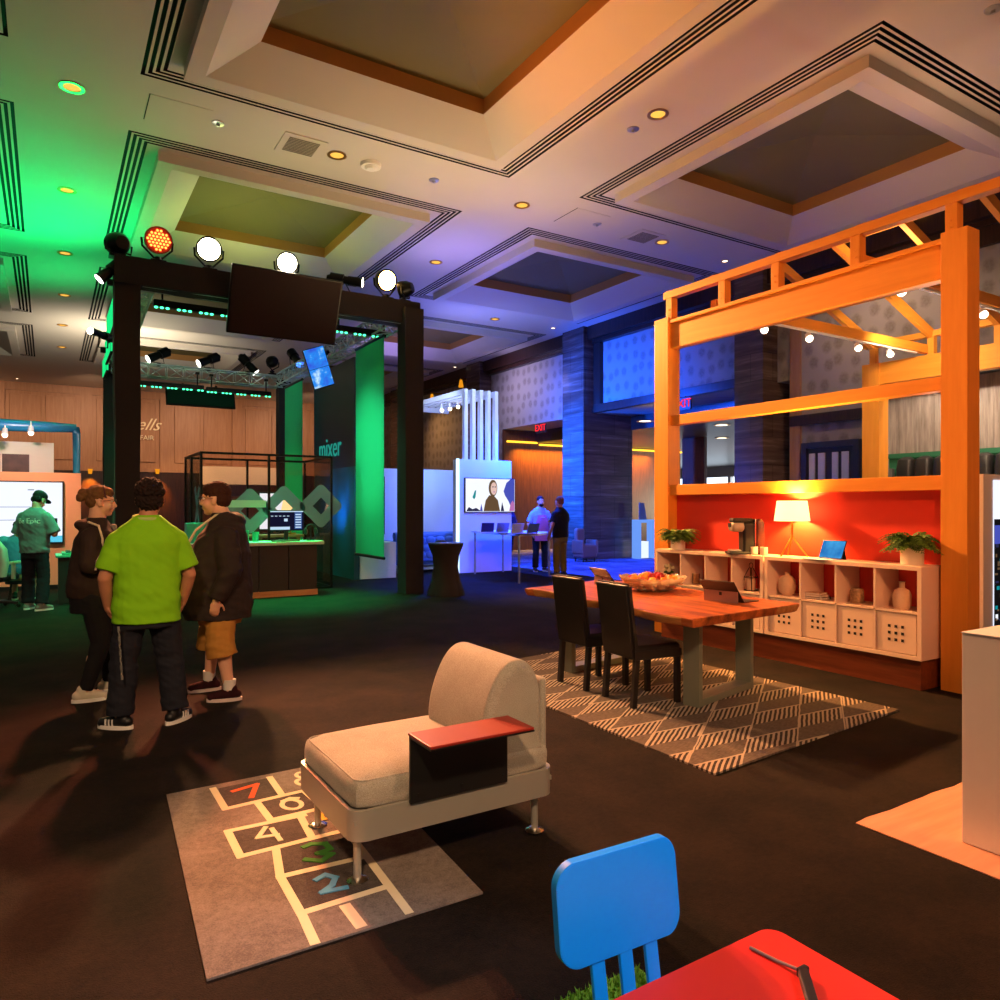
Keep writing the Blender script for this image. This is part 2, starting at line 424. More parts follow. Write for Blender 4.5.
for p, l in [((301, 146), 'square grey air vent left of the smoke detector'), ((643, 237), 'square grey air vent beside the right amber downlight')]:
    t = thing('air_vent', l, 'vent', Pz(*p, CZ), 0, 'square vents in the ceiling')
    a = MB(); a.box((0, 0, -.006), (.62, .62, .012)); a.build('frame', M['ceil'], t)
    a = MB()
    for k in range(10): a.box((0, -.2 + k * .045, -.014), (.44, .02, .012))
    a.build('grille', mat('vent_grey', (120, 112, 100), .6), t)
t = thing('smoke_detector', 'round white smoke detector beside the warm downlight', 'smoke detector', Pz(371, 164, CZ))
a = MB(); a.lathe([(0, -.09), (.07, -.09), (.1, -.06), (.1, -.05)]); a.build('sensor_cap', M['white'], t)
a = MB(); a.lathe([(.1, -.05), (.15, -.05), (.16, 0), (0, 0)]); a.build('base', M['white'], t)
for p, l in [((218, 123), 'small white sprinkler rosette left of the ceiling vent'), ((434, 180), 'small dark sprinkler rosette right of the smoke detector'), ((633, 129), 'small dark sprinkler rosette by the near amber downlight'), ((597, 224), 'small sprinkler rosette left of the right vent'), ((993, 9), 'dark round sensor in the top right corner of the ceiling')]:
    a = MB(); a.lathe([(0, -.05), (.02, -.05), (.025, -.02), (.08, -.012), (.085, 0), (0, 0)]); o = a.build('sprinkler_rosette', M['steel'], None, Pz(*p, CZ)); tag(o, l, 'sprinkler', 'sprinkler rosettes in the ceiling')
for p, l in [((722, 425), 'round white light in the foyer ceiling, left of the purple column'), ((722, 438), 'round white light deeper in the foyer ceiling'), ((645, 421), 'round white light in the foyer ceiling beside the left timber post')]:
    downlight(Pz(*p, 3.89), l, .2, 'bulbw', 'foyer ceiling lights')
# sconces and sign on the far wall
M['gold'] = emis('gold_glow', (255, 160, 30), .8)
for p, l in [((90, 485), 'golden wall light on the far dark dado left of the black post'), ((157, 485), 'golden wall light on the far dado right of the black post')]:
    t = thing('wall_sconce', l, 'wall light', Py(p[0], 474, YF - .07), 0, 'golden sconces on the far wall')
    a = MB(); a.box((0, -.06, .12), (.08, .14, .06)); a.build('bracket', M['brass'], t)
    a = MB(); a.lathe([(.07, -.12), (.1, .1), (0, .1)], n=16, c=(0, -.16, .12)); a.build('shade', M['gold'], t)
c = Py(147, 427, YF - .1); t = thing('wall_sign', 'gilt script letters on the far wood wall right of the black post', 'sign', c)
fm = Matrix.Rotation(PI / 2, 4, 'X')
M['gilt'] = mat('pale_gilt', (240, 222, 180), .4)
text('lettering', 'ells', .78, M['gilt'], t, fm @ Matrix.Translation((0, .1, 0)), .02, .5)
text('small_lettering', 'FAIR', .3, M['gilt'], t, fm @ Matrix.Translation((0, -.5, 0)), .02)
for p, l in [((432, 397), 'golden cone light under the dark crown, left of the white portal'), ((461, 383), 'golden cone light under the dark crown, above the white portal')]:
    t = thing('cone_light', l, 'wall light', Px(*p, 13.3), 0, 'golden cone lights under the crown')
    a = MB(); a.lathe([(.05, .12), (.1, -.16), (0, -.16)], n=16); a.build('shade', M['gold'], t)
    a = MB(); a.bb((-.03, -.03, .12), (.5, .03, .18)); a.build('bracket', M['brass'], t)
# lit canopy on the far wall, seen through the glass booth
c0 = Py(203, 484, 36.0); c1 = Py(292, 484, 36.0); zt0 = Py(203, 466, 36.0).z
t = thing('lit_canopy', 'cream lit bow fronted canopy on the far wall seen through the glass booth', 'canopy', ((c0.x + c1.x) / 2, 36.4, 0))
a = MB(); w_ = (c1.x - c0.x) / 2; arc = [(-w_, .5)] + [(w_ * math.sin(q), -.5 * math.cos(q)) for q in [R(-80 + 16 * k) for k in range(11)]] + [(w_, .5)]
a.prism(arc, c0.z, zt0); a.build('cream_drum', mat('cream_plaster', (236, 214, 180), .7), t)
a = MB(); a.prism(arc, c0.z - .55, c0.z - .02); a.build('brown_band', M['dwood'], t)
a = MB(); a.prism(arc, 0, c0.z - .57); a.build('lower_front', M['gwood'], t)
for q, l in [([(150, 96), (204, 132)], 'square access hatch in the ceiling left of the vent'), ([(553, 222), (612, 216)], 'square access hatch in the ceiling between the amber downlights')]:
    p0, p1 = Pz(*q[0], CZ), Pz(*q[1], CZ); t = thing('access_hatch', l, 'hatch', (p0 + p1) / 2, 0, 'access hatches in the ceiling')
    hx, hy = max(.35, abs(p1.x - p0.x) / 2), .36
    a = MB(); a.box((0, 0, -.003), (2 * hx, 2 * hy, .006)); a.build('panel', M['ceil'], t)
    a = MB(); a.bb((-hx - .012, -hy, -.004), (-hx, hy, 0)); a.build('shadow_gap', M['slot'], t)
# exit signs
M['exitr'] = emis('exit_red', (255, 40, 40), 1.5)
for p, l in [((541, 428), 'red EXIT sign on the header of the far opening'), ((683, 404), 'red EXIT sign on the header behind the left timber post')]:
    c = Px(*p, 13.68)
    t = thing('exit_sign', l, 'exit sign', c, R(-90), 'red exit signs over the openings')
    a = MB(); a.box((0, 0, .0), (.56, .05, .32), None, .01); a.box((0, .05, .0), (.1, .1, .1)); a.build('housing', M['black'], t)
    text('lettering', 'EXIT', .3, M['exitr'], t, Matrix.Translation((0, -.03, 0)) @ fm, .004)
# ================================================================ BLACK LIGHTING RIG (STAGE)
def truss(b, a, c, s=.3, r=.022, n=None, m=None):
    a = V(*a); c = V(*c); d = (c - a); L = d.length; d.normalize()
    up = V(0, 0, 1) if abs(d.z) < .9 else V(1, 0, 0)
    sd = d.cross(up).normalized(); up = sd.cross(d)
    off = [sd * s / 2 * i + up * s / 2 * j for i, j in ((1, 1), (1, -1), (-1, -1), (-1, 1))]
    for o in off: b.cyl(a + o, c + o, r, m=m, n=6)
    n = n or max(2, round(L / .42))
    for k in range(n):
        p = a + d * (L * k / n); q = a + d * (L * (k + 1) / n)
        for i in range(4):
            o1, o2 = off[i], off[(i + 1) % 4]
            b.cyl(p + (o1 if k % 2 else o2), q + (o2 if k % 2 else o1), r * .55, m=m, n=5)
            b.cyl(p + o1, p + o2, r * .55, m=m, n=5)
SX0, SX1, SY0, SY1, ST = .83, 5.73, 12.0, 20.2, 5.22
rig = thing('lighting_rig', 'tall black draped lighting rig with aluminium truss over the green lit stage', 'stage rig', (3.3, 12.2, 0))
o0 = V(3.3, 12.2, 0)
def L(x, y, z): return (x - o0.x, y - o0.y, z)
def drape(b, a, c, seed):
    """box sleeve of cloth with soft folds"""
    t = bmesh.new(); bmesh.ops.create_cube(t, size=1.); bmesh.ops.subdivide_edges(t, edges=t.edges[:], cuts=14, use_grid_fill=True)
    for v in t.verts:
        co = V(*[(a[i] + c[i]) / 2 + v.co[i] * (c[i] - a[i]) for i in range(3)])
        k = noise.noise(V(co.x * 2.2 + seed, co.y * 2.2, co.z * .9)) * .022
        v.co = co + V(k if abs(abs(v.co.x) - .5) < .01 else 0, k if abs(abs(v.co.y) - .5) < .01 else 0, k * .6 if abs(abs(v.co.z) - .5) < .01 else 0)
    b.add(t, None)
b = MB(); drape(b, L(.83, 12.0, 0), L(1.17, 12.36, 5.1), 1); P1('front_post', b, M['blackc'], rig)
b = MB(); drape(b, L(5.38, 11.86, 0), L(5.73, 12.22, 5.1), 5); P1('front_post', b, M['blackc'], rig)
b = MB(); drape(b, L(.83, 11.98, 4.84), L(5.72, 12.34, 5.24), 9); P1('front_beam', b, M['blackc'], rig)
for xa_, xb_ in ((1.22, 1.42), (5.42, 5.42)):
    b = MB(); truss(b, L(xa_, 12.4, 5.0), L(xb_, 20.1, 5.0)); P1('side_truss', b, M['alu'], rig)
b = MB(); truss(b, L(1.3, 20.1, 4.95), L(5.42, 20.1, 4.95)); P1('back_truss', b, M['alu'], rig)
b = MB(); truss(b, L(1.2, 12.2, 4.98), L(5.4, 12.2, 4.98), .24); P1('front_truss', b, M['alu'], rig)
for xx in (1.3, 5.48):
    b = MB(); drape(b, L(xx - .16, 19.95, 0), L(xx + .16, 20.27, 5.0), 3 + xx); P1('back_post', b, M['blackc'], rig)

M['ledg'] = emis('green_led', (70, 255, 170), 3.5)
M['ledg2'] = emis('green_led_panel', (30, 235, 130), 1.0)
def ledbar(c, w, label):
    t = thing('led_bar', label, 'stage light', c, 0, 'green led battens hung in the rig')
    b = MB(); b.box((0, 0, .07), (w, .12, .12), None, .02); P1('housing', b, M['blackm'], t)
    b = MB()
    n = int(w / .085)
    for k in range(n):
        if k % 4 == 3: continue
        b.ell((-w / 2 + (k + .5) * w / n, -.03, .0), (.03, .03, .02), n=8)
    P1('led_row', b, M['ledg'], t)
    b = MB()
    for q in (-.42, .42): b = MB(); b.bar((q * w, 0, .12), (q * w, 0, .42), .03, .03); b.box((q * w, 0, .42), (.09, .09, .06), None, .01); P1('clamp', b, M['blackm'], t)
a = Py(153, 300, 13.2); c2 = Py(231, 317, 13.2)
ledbar(((a.x + c2.x) / 2 + .25, 13.2, (a.z + c2.z) / 2 - .06), c2.x - a.x + .5, 'green led batten under the rig front beam, left of the black screen')
a = Py(334, 329, 13.2); c2 = Py(388, 336, 13.2)
ledbar(((a.x + c2.x) / 2, 13.2, (a.z + c2.z) / 2 - .05), c2.x - a.x, 'green led batten near the right front rig post')
a = Py(118, 389, 19.2); c2 = Py(204, 393, 19.2)
ledbar(((a.x + c2.x) / 2, 19.2, 4.42), c2.x - a.x, 'green led batten at the back truss, left half')
a = Py(206, 393, 19.2); c2 = Py(271, 397, 19.2)
ledbar(((a.x + c2.x) / 2, 19.2, 4.40), c2.x - a.x, 'green led batten at the back truss, right half')
# three green led panels along the outer side of the left truss
for (x_, ya, yb, za, zb, l) in [(1.0, 13.95, 15.7, 4.66, 5.16, 'green led panel nearest the left rig post'), (1.1, 16.4, 17.9, 4.62, 5.1, 'green led panel in the middle of the left side truss'), (1.16, 18.6, 19.8, 4.6, 5.04, 'green led panel farthest back on the left side truss')]:
    t = thing('stage_led_light', l, 'stage light', (x_, (ya + yb) / 2, za), 0, 'green led panels on the left side truss'); h = zb - za; w_ = (yb - ya) / 2
    b = MB(); b.bb((-.05, -w_, 0), (.0, w_, h), None, .01); P1('housing', b, M['blackm'], t)
    b = MB(); b.bb((-.06, -w_ + .04, .03), (-.05, w_ - .04, h - .03)); b.bb((-.045, -w_ - .008, .03), (-.005, -w_, h - .03)); P1('led_face', b, M['ledg2'], t)
    b = MB(); b.bb((0, -.05, h * .4), (.08, .05, h * .6)); P1('bracket', b, M['blackm'], t)

# ---- stage lamps
M['lampw'] = emis('stage_lamp_white', (255, 236, 200), 30.); M['lampo'] = emis('stage_lamp_orange', (255, 190, 90), 45.); M['lampr'] = emis('stage_lamp_led_red', (255, 120, 50), 5.)
M['redring'] = mat('red_lit_housing', (150, 40, 20), .4)
def aimM(d): return V(*d).to_track_quat('-Y', 'Z').to_matrix().to_4x4()
def par(loc, aim, lens, label, r=.17, leds=False, house='blackm', hz=.36, g='par lamps standing on the rig front beam'):
    t = thing('par_lamp', label, 'stage light', loc, 0, g)
    T = Matrix.Translation((0, 0, hz)) @ aimM(aim)
    b = MB(); b.box((0, 0, .02), (.22, .2, .05), None, .01); b.cyl((0, 0, .03), (0, 0, .1), .05); P1('base', b, M['blackm'], t)
    b = MB(); b.tube([T @ V(-r - .03, .05, 0), T @ V(-r - .02, .05, 0) + V(0, 0, -.12), V(-.06, 0, .09), V(.06, 0, .09), T @ V(r + .02, .05, 0) + V(0, 0, -.12), T @ V(r + .03, .05, 0)], .016); P1('yoke', b, M['blackm'], t)
    b = MB(); b.lathe([(0, .2), (r * .6, .19), (r * .95, .1), (r * 1.05, 0), (r * 1.05, -.05), (r * .93, -.05), (r * .9, -.02), (0, -.02)], m=None, Mx=T @ Matrix.Rotation(-PI / 2, 4, 'X') @ Matrix.Scale(-1, 4, (0, 0, 1)) @ Matrix.Scale(-1, 4, (0, 0, 1))); P1('housing', b, M[house], t)
    if lens:
        b = MB()
        if leds:
            for i in range(-3, 4):
                for j in range(-3, 4):
                    x = (i + (j % 2) * .5) * r * .27; z = j * r * .24
                    if x * x + z * z < (r * .82) ** 2: b.ell(T @ V(x, -.055, z), r * .1, n=8)
        else: b.lathe([(0, .0), (r * .9, .0)], Mx=T @ Matrix.Translation((0, -.045, 0)) @ Matrix.Rotation(PI / 2, 4, 'X'))
        P1('lens', b, M[lens], t)
    return t
def onb(p, yy=12.16): c = Py(p[0], p[1], yy); return V(c.x, yy, ST + .02)
par(onb((158, 240)), (.1, -1, -.25), 'lampr', 'glowing red led par lamp on the rig, left of the white glare', .19, True, 'redring')
par(onb((209, 248)), (-.15, -1, -.3), 'lampw', 'blinding white par lamp on the rig beam above the black screen corner', .185)
par(onb((287, 257)), (-.15, -1, -.3), 'lampw', 'white par lamp shining over the middle of the black screen', .17)
par(onb((386, 277)), (.1, -1, -.3), 'lampo', 'blinding orange par lamp near the right end of the rig', .185)
par(onb((403, 294)), (-.8, .9, -.15), None, 'dark round par lamp turned away on the right rig corner', .15, hz=.24)
par(onb((117, 245)), (-.3, .9, .1), None, 'dark round par lamp turned away on the left rig corner', .16, hz=.2)
def spot(loc, aim, label, lens='lampw', ls=1., r=.085, g='barrel spotlights on the rig', hang=False):
    t = thing('profile_spotlight', label, 'stage light', loc, 0, g); k = -1 if hang else 1
    T = Matrix.Translation((0, 0, .24 * k * ls)) @ aimM(aim) @ Matrix.Scale(ls, 4)
    b = MB(); b.cyl(T @ V(0, .25, 0), T @ V(0, .02, 0), r * 1.15, r * 1.1); b.cyl(T @ V(0, .02, 0), T @ V(0, -.05, 0), r * .8); b.cyl(T @ V(0, -.05, 0), T @ V(0, -.3, 0), r * .9, r); b.cyl(T @ V(0, .25, 0), T @ V(0, .31, 0), r * .8, r * .5); P1('barrel', b, M['blackm'], t)
    b = MB(); b.tube([T @ V(-r * 1.3, .02, 0), V(-r * 1.1, 0, .04 * k), V(r * 1.1, 0, .04 * k), T @ V(r * 1.3, .02, 0)], .012); b.box((0, 0, .0), (.08, .08, .09), None, .01); P1('yoke', b, M['blackm'], t)
    b = MB(); b.cyl(T @ V(0, -.302, 0), T @ V(0, -.306, 0), r * .9); P1('lens', b, M[lens], t)
    return t
M['lampd'] = emis('stage_lamp_dim', (255, 250, 235), 6.)
spot(onb((345, 282)), (.9, -.45, -.12), 'barrel spotlight pointing right on the rig, between the white and orange lamps', 'lampw')
spot(V(.77, 12.1, 4.84), (-.75, -.1, -.75), 'black barrel spotlight hanging off the left rig corner', 'lampd', .66)
spot(Py(103, 350, 13.5), (-.8, -1, 0), 'small bright spotlight on the left side of the rig post', 'lampw', r=.06)
for p, aim, l in [((159, 366), (-.9, -.2, -.5), 'first barrel spotlight from the left on the back truss'), ((209, 369), (-.9, -.2, -.45), 'second barrel spotlight from the left on the back truss'), ((248, 374), (.6, -.2, -.7), 'third barrel spotlight on the back truss, tilted right')]:
    c = Py(p[0], p[1], 20.1); spot((c.x, 20.1, 5.13), aim, l, 'lampd', r=.11, g='spotlights on the back truss')
c = Py(272, 372, 20.1); par((c.x, 20.1, 5.13), (-.2, .8, 0), None, 'dark round lamp at the right end of the back truss', .15, g='lamps on the back truss')
c = Px(295, 366, 5.42); M['lampb'] = emis('blue_lens', (60, 120, 255), 6.); spot((5.42, c.y, 5.17), (.2, -.8, -.7), 'blue lensed spotlight at the back right truss corner', 'lampb', r=.11, g='spotlights on the side truss')

# ---- black screen hanging in front of the beam
c = V(3.26, 11.83, 4.79); t = thing('stage_screen', 'large black screen hung at the middle of the rig front beam', 'screen', c, 0, rot=(R(24), 0, R(0)))
b = MB(); b.box((0, 0, 0), (1.76, .07, 1.06), None, .015); P1('bezel', b, M['blackm'], t)
b = MB(); b.box((0, -.038, 0), (1.7, .01, 1.0), None); P1('display', b, mat('dark_display', (40, 24, 24), .7, spec=.2), t)
b = MB(); b.bar((-.5, .03, .2), (-.5, .1, .3), .06, .06); P1('bracket', b, M['blackm'], t)
b = MB(); b.bar((.5, .03, .2), (.5, .1, .3), .06, .06); P1('bracket', b, M['blackm'], t)
c = Py(201, 398, 19.75); t = thing('back_screen', 'dark screen hung under the back truss above the wood wall', 'screen', c, 0, rot=(R(-20), 0, 0))
b = MB(); b.box((0, 0, 0), (1.65, .07, .5), None, .015); P1('bezel', b, M['blackm'], t)
b = MB(); b.box((0, -.038, 0), (1.58, .01, .43)); P1('display', b, mat('dark_green_display', (14, 34, 26), .7, spec=.1), t)
b = MB(); b.bar((-.4, 0, .2), (-.4, .1, .42), .05, .05); P1('bracket', b, M['blackm'], t)
b = MB(); b.bar((.4, 0, .2), (.4, .1, .42), .05, .05); P1('bracket', b, M['blackm'], t)
# ---- tilted blue monitor on the right truss
def gradscreen(name, c1, c2, st):
    t_ = NT(name); v = t_.coord((1.6, 1.6, 1.6)); f = t_.noise(v, 2.2, 4)
    col = t_.ramp(f, [(.3, lin(c1)), (.55, lin(c2)), (.68, lin((200, 235, 255)))])
    e = t_.n('ShaderNodeEmission'); t_.t.links.new(col, e.inputs[0]); e.inputs[1].default_value = st
    t_.t.links.new(e.outputs[0], t_.out.inputs[0]); return t_.m
M['bluescr'] = gradscreen('blue_landscape_display', (56, 56, 210), (40, 140, 240), 1.0)
c = V(*[k * 15.6 / 1. for k in (0, 0, 0)]); r_ = ray(319, 368); c = V(r_[0] * 15.4, r_[1] * 15.4, CH + r_[2] * 15.4)
t = thing('tilted_monitor', 'bright blue portrait monitor tilted on the right side truss', 'monitor', c, 0, rot=(R(14), R(-20), R(-8)))
b = MB(); b.box((0, .03, 0), (.46, .06, .86), None, .01); P1('bezel', b, M['blackm'], t)
b = MB(); b.box((0, -.003, .01), (.43, .008, .82)); P1('display', b, M['bluescr'], t)
b = MB(); b.box((0, -.006, .0), (.43, .004, .008)); P1('seam', b, M['black'], t)
b = MB(); b.bar((.0, .05, .1), (.35, .25, .25), .06, .06); P1('bracket', b, M['blackm'], t)

# ---- green banners
M['banner'] = mat('green_fabric', (44, 205, 150), .8, var=.04, scale=2)
def banner(x, y0, y1, z0, z1, label):
    t = thing('banner', label, 'banner', (x, (y0 + y1) / 2, z0), 0, 'green fabric banners hung from the side truss'); h = z1 - z0; w = abs(y1 - y0)
    b = MB(); n = 16
    for k in range(n):
        ya, yb = -w / 2 + w * k / n, -w / 2 + w * (k + 1) / n
        q = lambda yy: .003 * math.sin(yy * 4)
        b.box((q((ya + yb) / 2), (ya + yb) / 2, h / 2), (.006, w / n + .001, h))
    P1('fabric', b, M['banner'], t, smooth=False)
    b = MB(); b.cyl((0, -w / 2, 0), (0, w / 2, 0), .03, n=10); P1('bottom_bar', b, M['blackm'], t)
    b = MB(); b.cyl((0, -w / 2, h), (0, w / 2, h), .03, n=10); P1('top_bar', b, M['blackm'], t)
banner(5.28, 12.6, 14.05, .6, 4.72, 'wide green fabric banner hanging beside the right front rig post')
banner(5.3, 17.75, 19.3, .5, 4.68, 'green fabric banner hanging at the back of the rig beyond the glass cage')

# ---- dark partition with lettering
M['navy'] = mat('dark_slate_panel', (44, 46, 64), .5, var=.05)
def teal():
    t_ = NT('teal_facets'); v = t_.coord((1, .9, .6), (.5, .3, .2))
    nd = t_.n('ShaderNodeTexVoronoi'); nd.inputs['Scale'].default_value = 1.1; t_.t.links.new(v, nd.inputs['Vector'])
    col = t_.ramp(nd.outputs['Distance'], [(.1, lin((10, 120, 180))), (.5, lin((16, 92, 112))), (.9, lin((10, 60, 60)))])
    return t_.pbr(col, .45)
M['teal'] = teal(); M['mixt'] = emis('teal_letters', (50, 180, 160), .55)
t = thing('partition_wall', 'dark blue grey partition with teal lettering and a teal lower half', 'partition', (5.54, 16.2, 0))
b = MB(); b.bb((0, -1.35, 2.42), (.12, 1.4, 4.75)); P1('upper_panel', b, M['navy'], t)
b = MB(); b.bb((0, -1.35, 0), (.12, 1.4, 2.42)); P1('lower_panel', b, M['teal'], t)
tm = frameM((-.012, .2, 2.9), (0, -1, 0), (0, 0, 1))
text('lettering', 'mixer', .66, M['mixt'], t, tm, .006)
t = thing('display_plinth', 'white plinth at the end of the dark lettered partition', 'plinth', (6.06, 15.15, 0))
b = MB(); b.bb((-.38, -.3, .0), (.45, .5, .78), None, .006); P1('body', b, M['white'], t)
b = MB(); b.bb((-.34, -.26, -.0), (.41, .46, .02)); P1('base', b, M['black'], t)
t = thing('plinth_screen', 'black framed screen standing on the white plinth behind the green banner', 'screen', (6.0, 15.2, .78))
b = MB(); b.bb((-.32, -.03, .16), (.38, .03, 1.45), None, .01); P1('bezel', b, M['blackm'], t)
b = MB(); b.bb((-.28, -.036, .2), (.34, -.028, 1.41)); P1('display', b, mat('black_glass_display', (18, 18, 26), .12), t)
b = MB(); b.box((0.03, 0, .01), (.4, .2, .02)); b.bb((-.02, -.02, 0), (.08, .02, .2)); P1('stand', b, M['steel'], t)

# ---- glass cage with diamond decals
M['cglass'] = glass('cage_glass', (250, 244, 240), .5)
M['decal'] = glass('frosted_decal', (120, 130, 140), .3, .2, .4, (185, 190, 215))
M['decalw'] = glass('white_decal', (200, 200, 200), .2, .2, .6, (235, 225, 215))
CX0, CX1, CY0, CY1, CHH = 2.27, 4.6, 13.55, 15.25, 2.5
t = thing('glass_cage', 'black framed glass booth with frosted diamond decals behind the counter', 'glass booth', (3.4, 14.4, 0))
def G(x, y, z): return (x - 3.4, y - 14.4, z)
b = MB(); w = .04
for xx in (CX0, 3.43, CX1):
    for yy in (CY0, CY1): b.bb(G(xx - w / 2, yy - w / 2, 0), G(xx + w / 2, yy + w / 2, CHH))
b.bb(G(CX0 - .02, 14.55, 0), G(CX0 + .02, 14.59, CHH))
for zz in (.02, CHH):
    for yy in (CY0, CY1): b.bb(G(CX0 - .02, yy - w / 2, zz - w / 2), G(CX1 + .02, yy + w / 2, zz + w / 2))
    for xx in (CX0, CX1): b.bb(G(xx - w / 2, CY0, zz - w / 2), G(xx + w / 2, CY1, zz + w / 2))
P1('frame', b, M['blackm'], t)
for (xa, xb) in ((CX0, 3.43), (3.43, CX1)):
    b = MB(); b.bb(G(xa + .02, CY0 - .004, .04), G(xb - .02, CY0 + .004, CHH - .02)); P1('front_pane', b, M['cglass'], t)
b = MB(); b.bb(G(CX0 - .004, CY0 + .02, .04), G(CX0 + .004, CY1 - .02, CHH - .02)); P1('side_pane', b, M['cglass'], t)
b = MB(); b.bb(G(CX1 - .004, CY0 + .02, .04), G(CX1 + .004, CY1 - .02, CHH - .02)); P1('side_pane', b, M['cglass'], t)
def rdiam(r, q, n=8):
    """square ring standing on its corner, rounded outside"""
    o = []
    for k in range(4):
        a0 = PI / 2 * k; c_ = (r - q * 1.41) if r > q * 1.41 else 0
        for m_ in range(n + 1): a_ = a0 - PI / 4 + PI / 2 * m_ / n; o.append((c_ * math.cos(a0) + q * math.cos(a_), c_ * math.sin(a0) + q * math.sin(a_)))
    return o
for p in ((250, 511), (284, 508), (321, 506)):
    c = Py(p[0], p[1], CY0 - .012); tb = bmesh.new()
    Vv = [[tb.verts.new((c.x - 3.4 + x, CY0 - 14.4 - .012 + d_, c.z + z)) for x, z in pl_] for pl_ in (rdiam(.44, .09), rdiam(.16, .005)) for d_ in (0, .002)]
    n = len(Vv[0])
    for A_, B_ in ((0, 1), (1, 3), (3, 2), (2, 0)):
        for k in range(n): tb.faces.new([Vv[A_][k], Vv[A_][(k + 1) % n], Vv[B_][(k + 1) % n], Vv[B_][k]])
    b = MB(); b.add(tb); P1('diamond_decal', b, M['decal'], t)
b = MB(); a = Py(203, 504, CY0 - .02); c2 = Py(266, 504, CY0 - .02); b.bb(G(a.x, CY0 - .022, a.z - .06), G(c2.x, CY0 - .02, a.z + .07)); P1('band_decal', b, M['decalw'], t)
b = MB(); q = V(CX0 - .012 - 3.4, 0, 0)
for s_ in (1, -1):
    b.bar((CX0 - .012 - 3.4, -.5 + .22 * s_, 1.2), (CX0 - .012 - 3.4, -.5 - .22 * s_, 1.9), .002, .12)
P1('cross_decal', b, M['decal'], t)
# things inside the cage
M['oak'] = wood('light_oak', (190, 120, 70), (222, 160, 104), .4, 'x')
t = thing('wooden_desk', 'pale wooden desk inside the glass booth', 'desk', (3.5, 14.75, 0))
b = MB(); b.box((0, 0, .98), (1.7, .6, .05), None, .005); P1('top', b, M['oak'], t)
for xx in (-.75, .0, .75):
    b = MB(); b.box((xx, 0, .48), (.08, .5, .95)); P1('leg', b, M['oak'], t)
t = thing('desk_lamp', 'white shaded lamp on the desk in the glass booth', 'lamp', (4.15, 14.7, 1.005))
b = MB(); b.cyl((0, 0, 0), (0, 0, .03), .1); b.cyl((0, 0, .03), (0, 0, .42), .015); P1('stand', b, M['brass'], t)
M['shade'] = emis('lamp_shade_glow', (255, 214, 150), 1.3)
b = MB(); b.lathe([(.2, .4), (.15, .68)]); P1('lamp_shade', b, M['shade'], t)
M['whscr'] = emis('white_display', (235, 240, 255), 1.1)
t = thing('booth_monitor', 'bright white portrait screen inside the glass booth', 'monitor', (3.86, 15.05, 1.005))
b = MB(); b.box((0, .02, .46), (.52, .04, .78), None, .01); b.box((0, .03, .05), (.08, .03, .1)); b.box((0, 0, .01), (.3, .2, .02)); P1('bezel', b, M['black'], t)
b = MB(); b.box((0, -.004, .46), (.47, .008, .72)); P1('display', b, M['whscr'], t)
# ---- reception counter in front
M['ctrtop'] = mat('pale_counter_top', (190, 200, 180), .3)
M['ctrbody'] = mat('black_brown_counter_front', (42, 32, 28), .45)
t = thing('reception_counter', 'long dark counter with a pale top and wooden toe board before the glass booth', 'counter', (3.1, 12.95, 0))
b = MB()
for k in range(4): b.bb((-1.05 + k * .505, -.22, .1), (-1.05 + (k + 1) * .505 - .012, .26, .89), None, .004)
P1('body', b, M['ctrbody'], t)
b = MB(); b.bb((-1.05, -.235, 0), (.97, .27, .1)); P1('toe_board', b, M['oak'], t)
b = MB(); b.bb((-1.1, -.32, .89), (1.06, .3, .95), None, .006); P1('counter_top', b, M['ctrtop'], t)
c = Pz(287, 541, .95)
t = thing('computer_monitor', 'widescreen monitor with a dark editing screen on the counter', 'monitor', (3.6, 12.98, .95), R(0))
b = MB(); b.box((0, .03, .36), (.62, .04, .37), None, .01); P1('bezel', b, M['black'], t)
M['dscr'] = emis('editor_dark', (22, 22, 48), .8); M['dscr2'] = emis('editor_light', (190, 215, 240), 1.0); M['dscr3'] = emis('editor_blue', (60, 90, 150), .9)
b = MB(); b.box((0, .007, .36), (.59, .006, .34), M['dscr']); b.box((.2, .002, .36), (.13, .004, .3), M['dscr3']); b.box((0, .002, .52), (.58, .004, .018), M['dscr2'])
for k in range(6): b.box((.2, -.001, .24 + k * .045), (.1, .002, .02), M['dscr2'])
b.box((-.12, .002, .225), (.34, .004, .05), M['dscr2']); b.box((-.02, .002, .37), (.06, .004, .05), M['dscr2'])
for k in range(5): b.box((-.26 + k * .07, .002, .44), (.04, .004, .012), M['dscr2'])
P1('display', b, None, t)
b = MB(); b.box((0, .06, .1), (.07, .04, .2)); b.box((0, .05, .01), (.3, .2, .02), None, .005); P1('stand', b, M['black'], t)
b = MB(); b.box((0, 0, .012), (.46, .15, .022), None, .005); o = b.build('keyboard', mat('dark_red_keyboard', (70, 26, 24), .5), None, (3.52, 12.78, .95)); tag(o, 'dark reddish keyboard on the counter below the monitor', 'keyboard')
t = thing('headphone_stand', 'black headphones on a stand right of the counter monitor', 'headphones', (4.0, 12.9, .95))
b = MB(); b.cyl((0, 0, 0), (0, 0, .02), .07); b.cyl((0, 0, .02), (0, 0, .26), .012); P1('stand', b, M['black'], t)
b = MB(); b.tube([(.09 * math.cos(a_), 0, .19 + .1 * math.sin(a_)) for a_ in [PI * k / 10 for k in range(11)]], .014); b.ell((.09, 0, .17), (.03, .05, .06)); b.ell((-.09, 0, .17), (.03, .05, .06)); P1('headset', b, M['black'], t)
M['tealp'] = mat('teal_plastic', (40, 170, 140), .4)
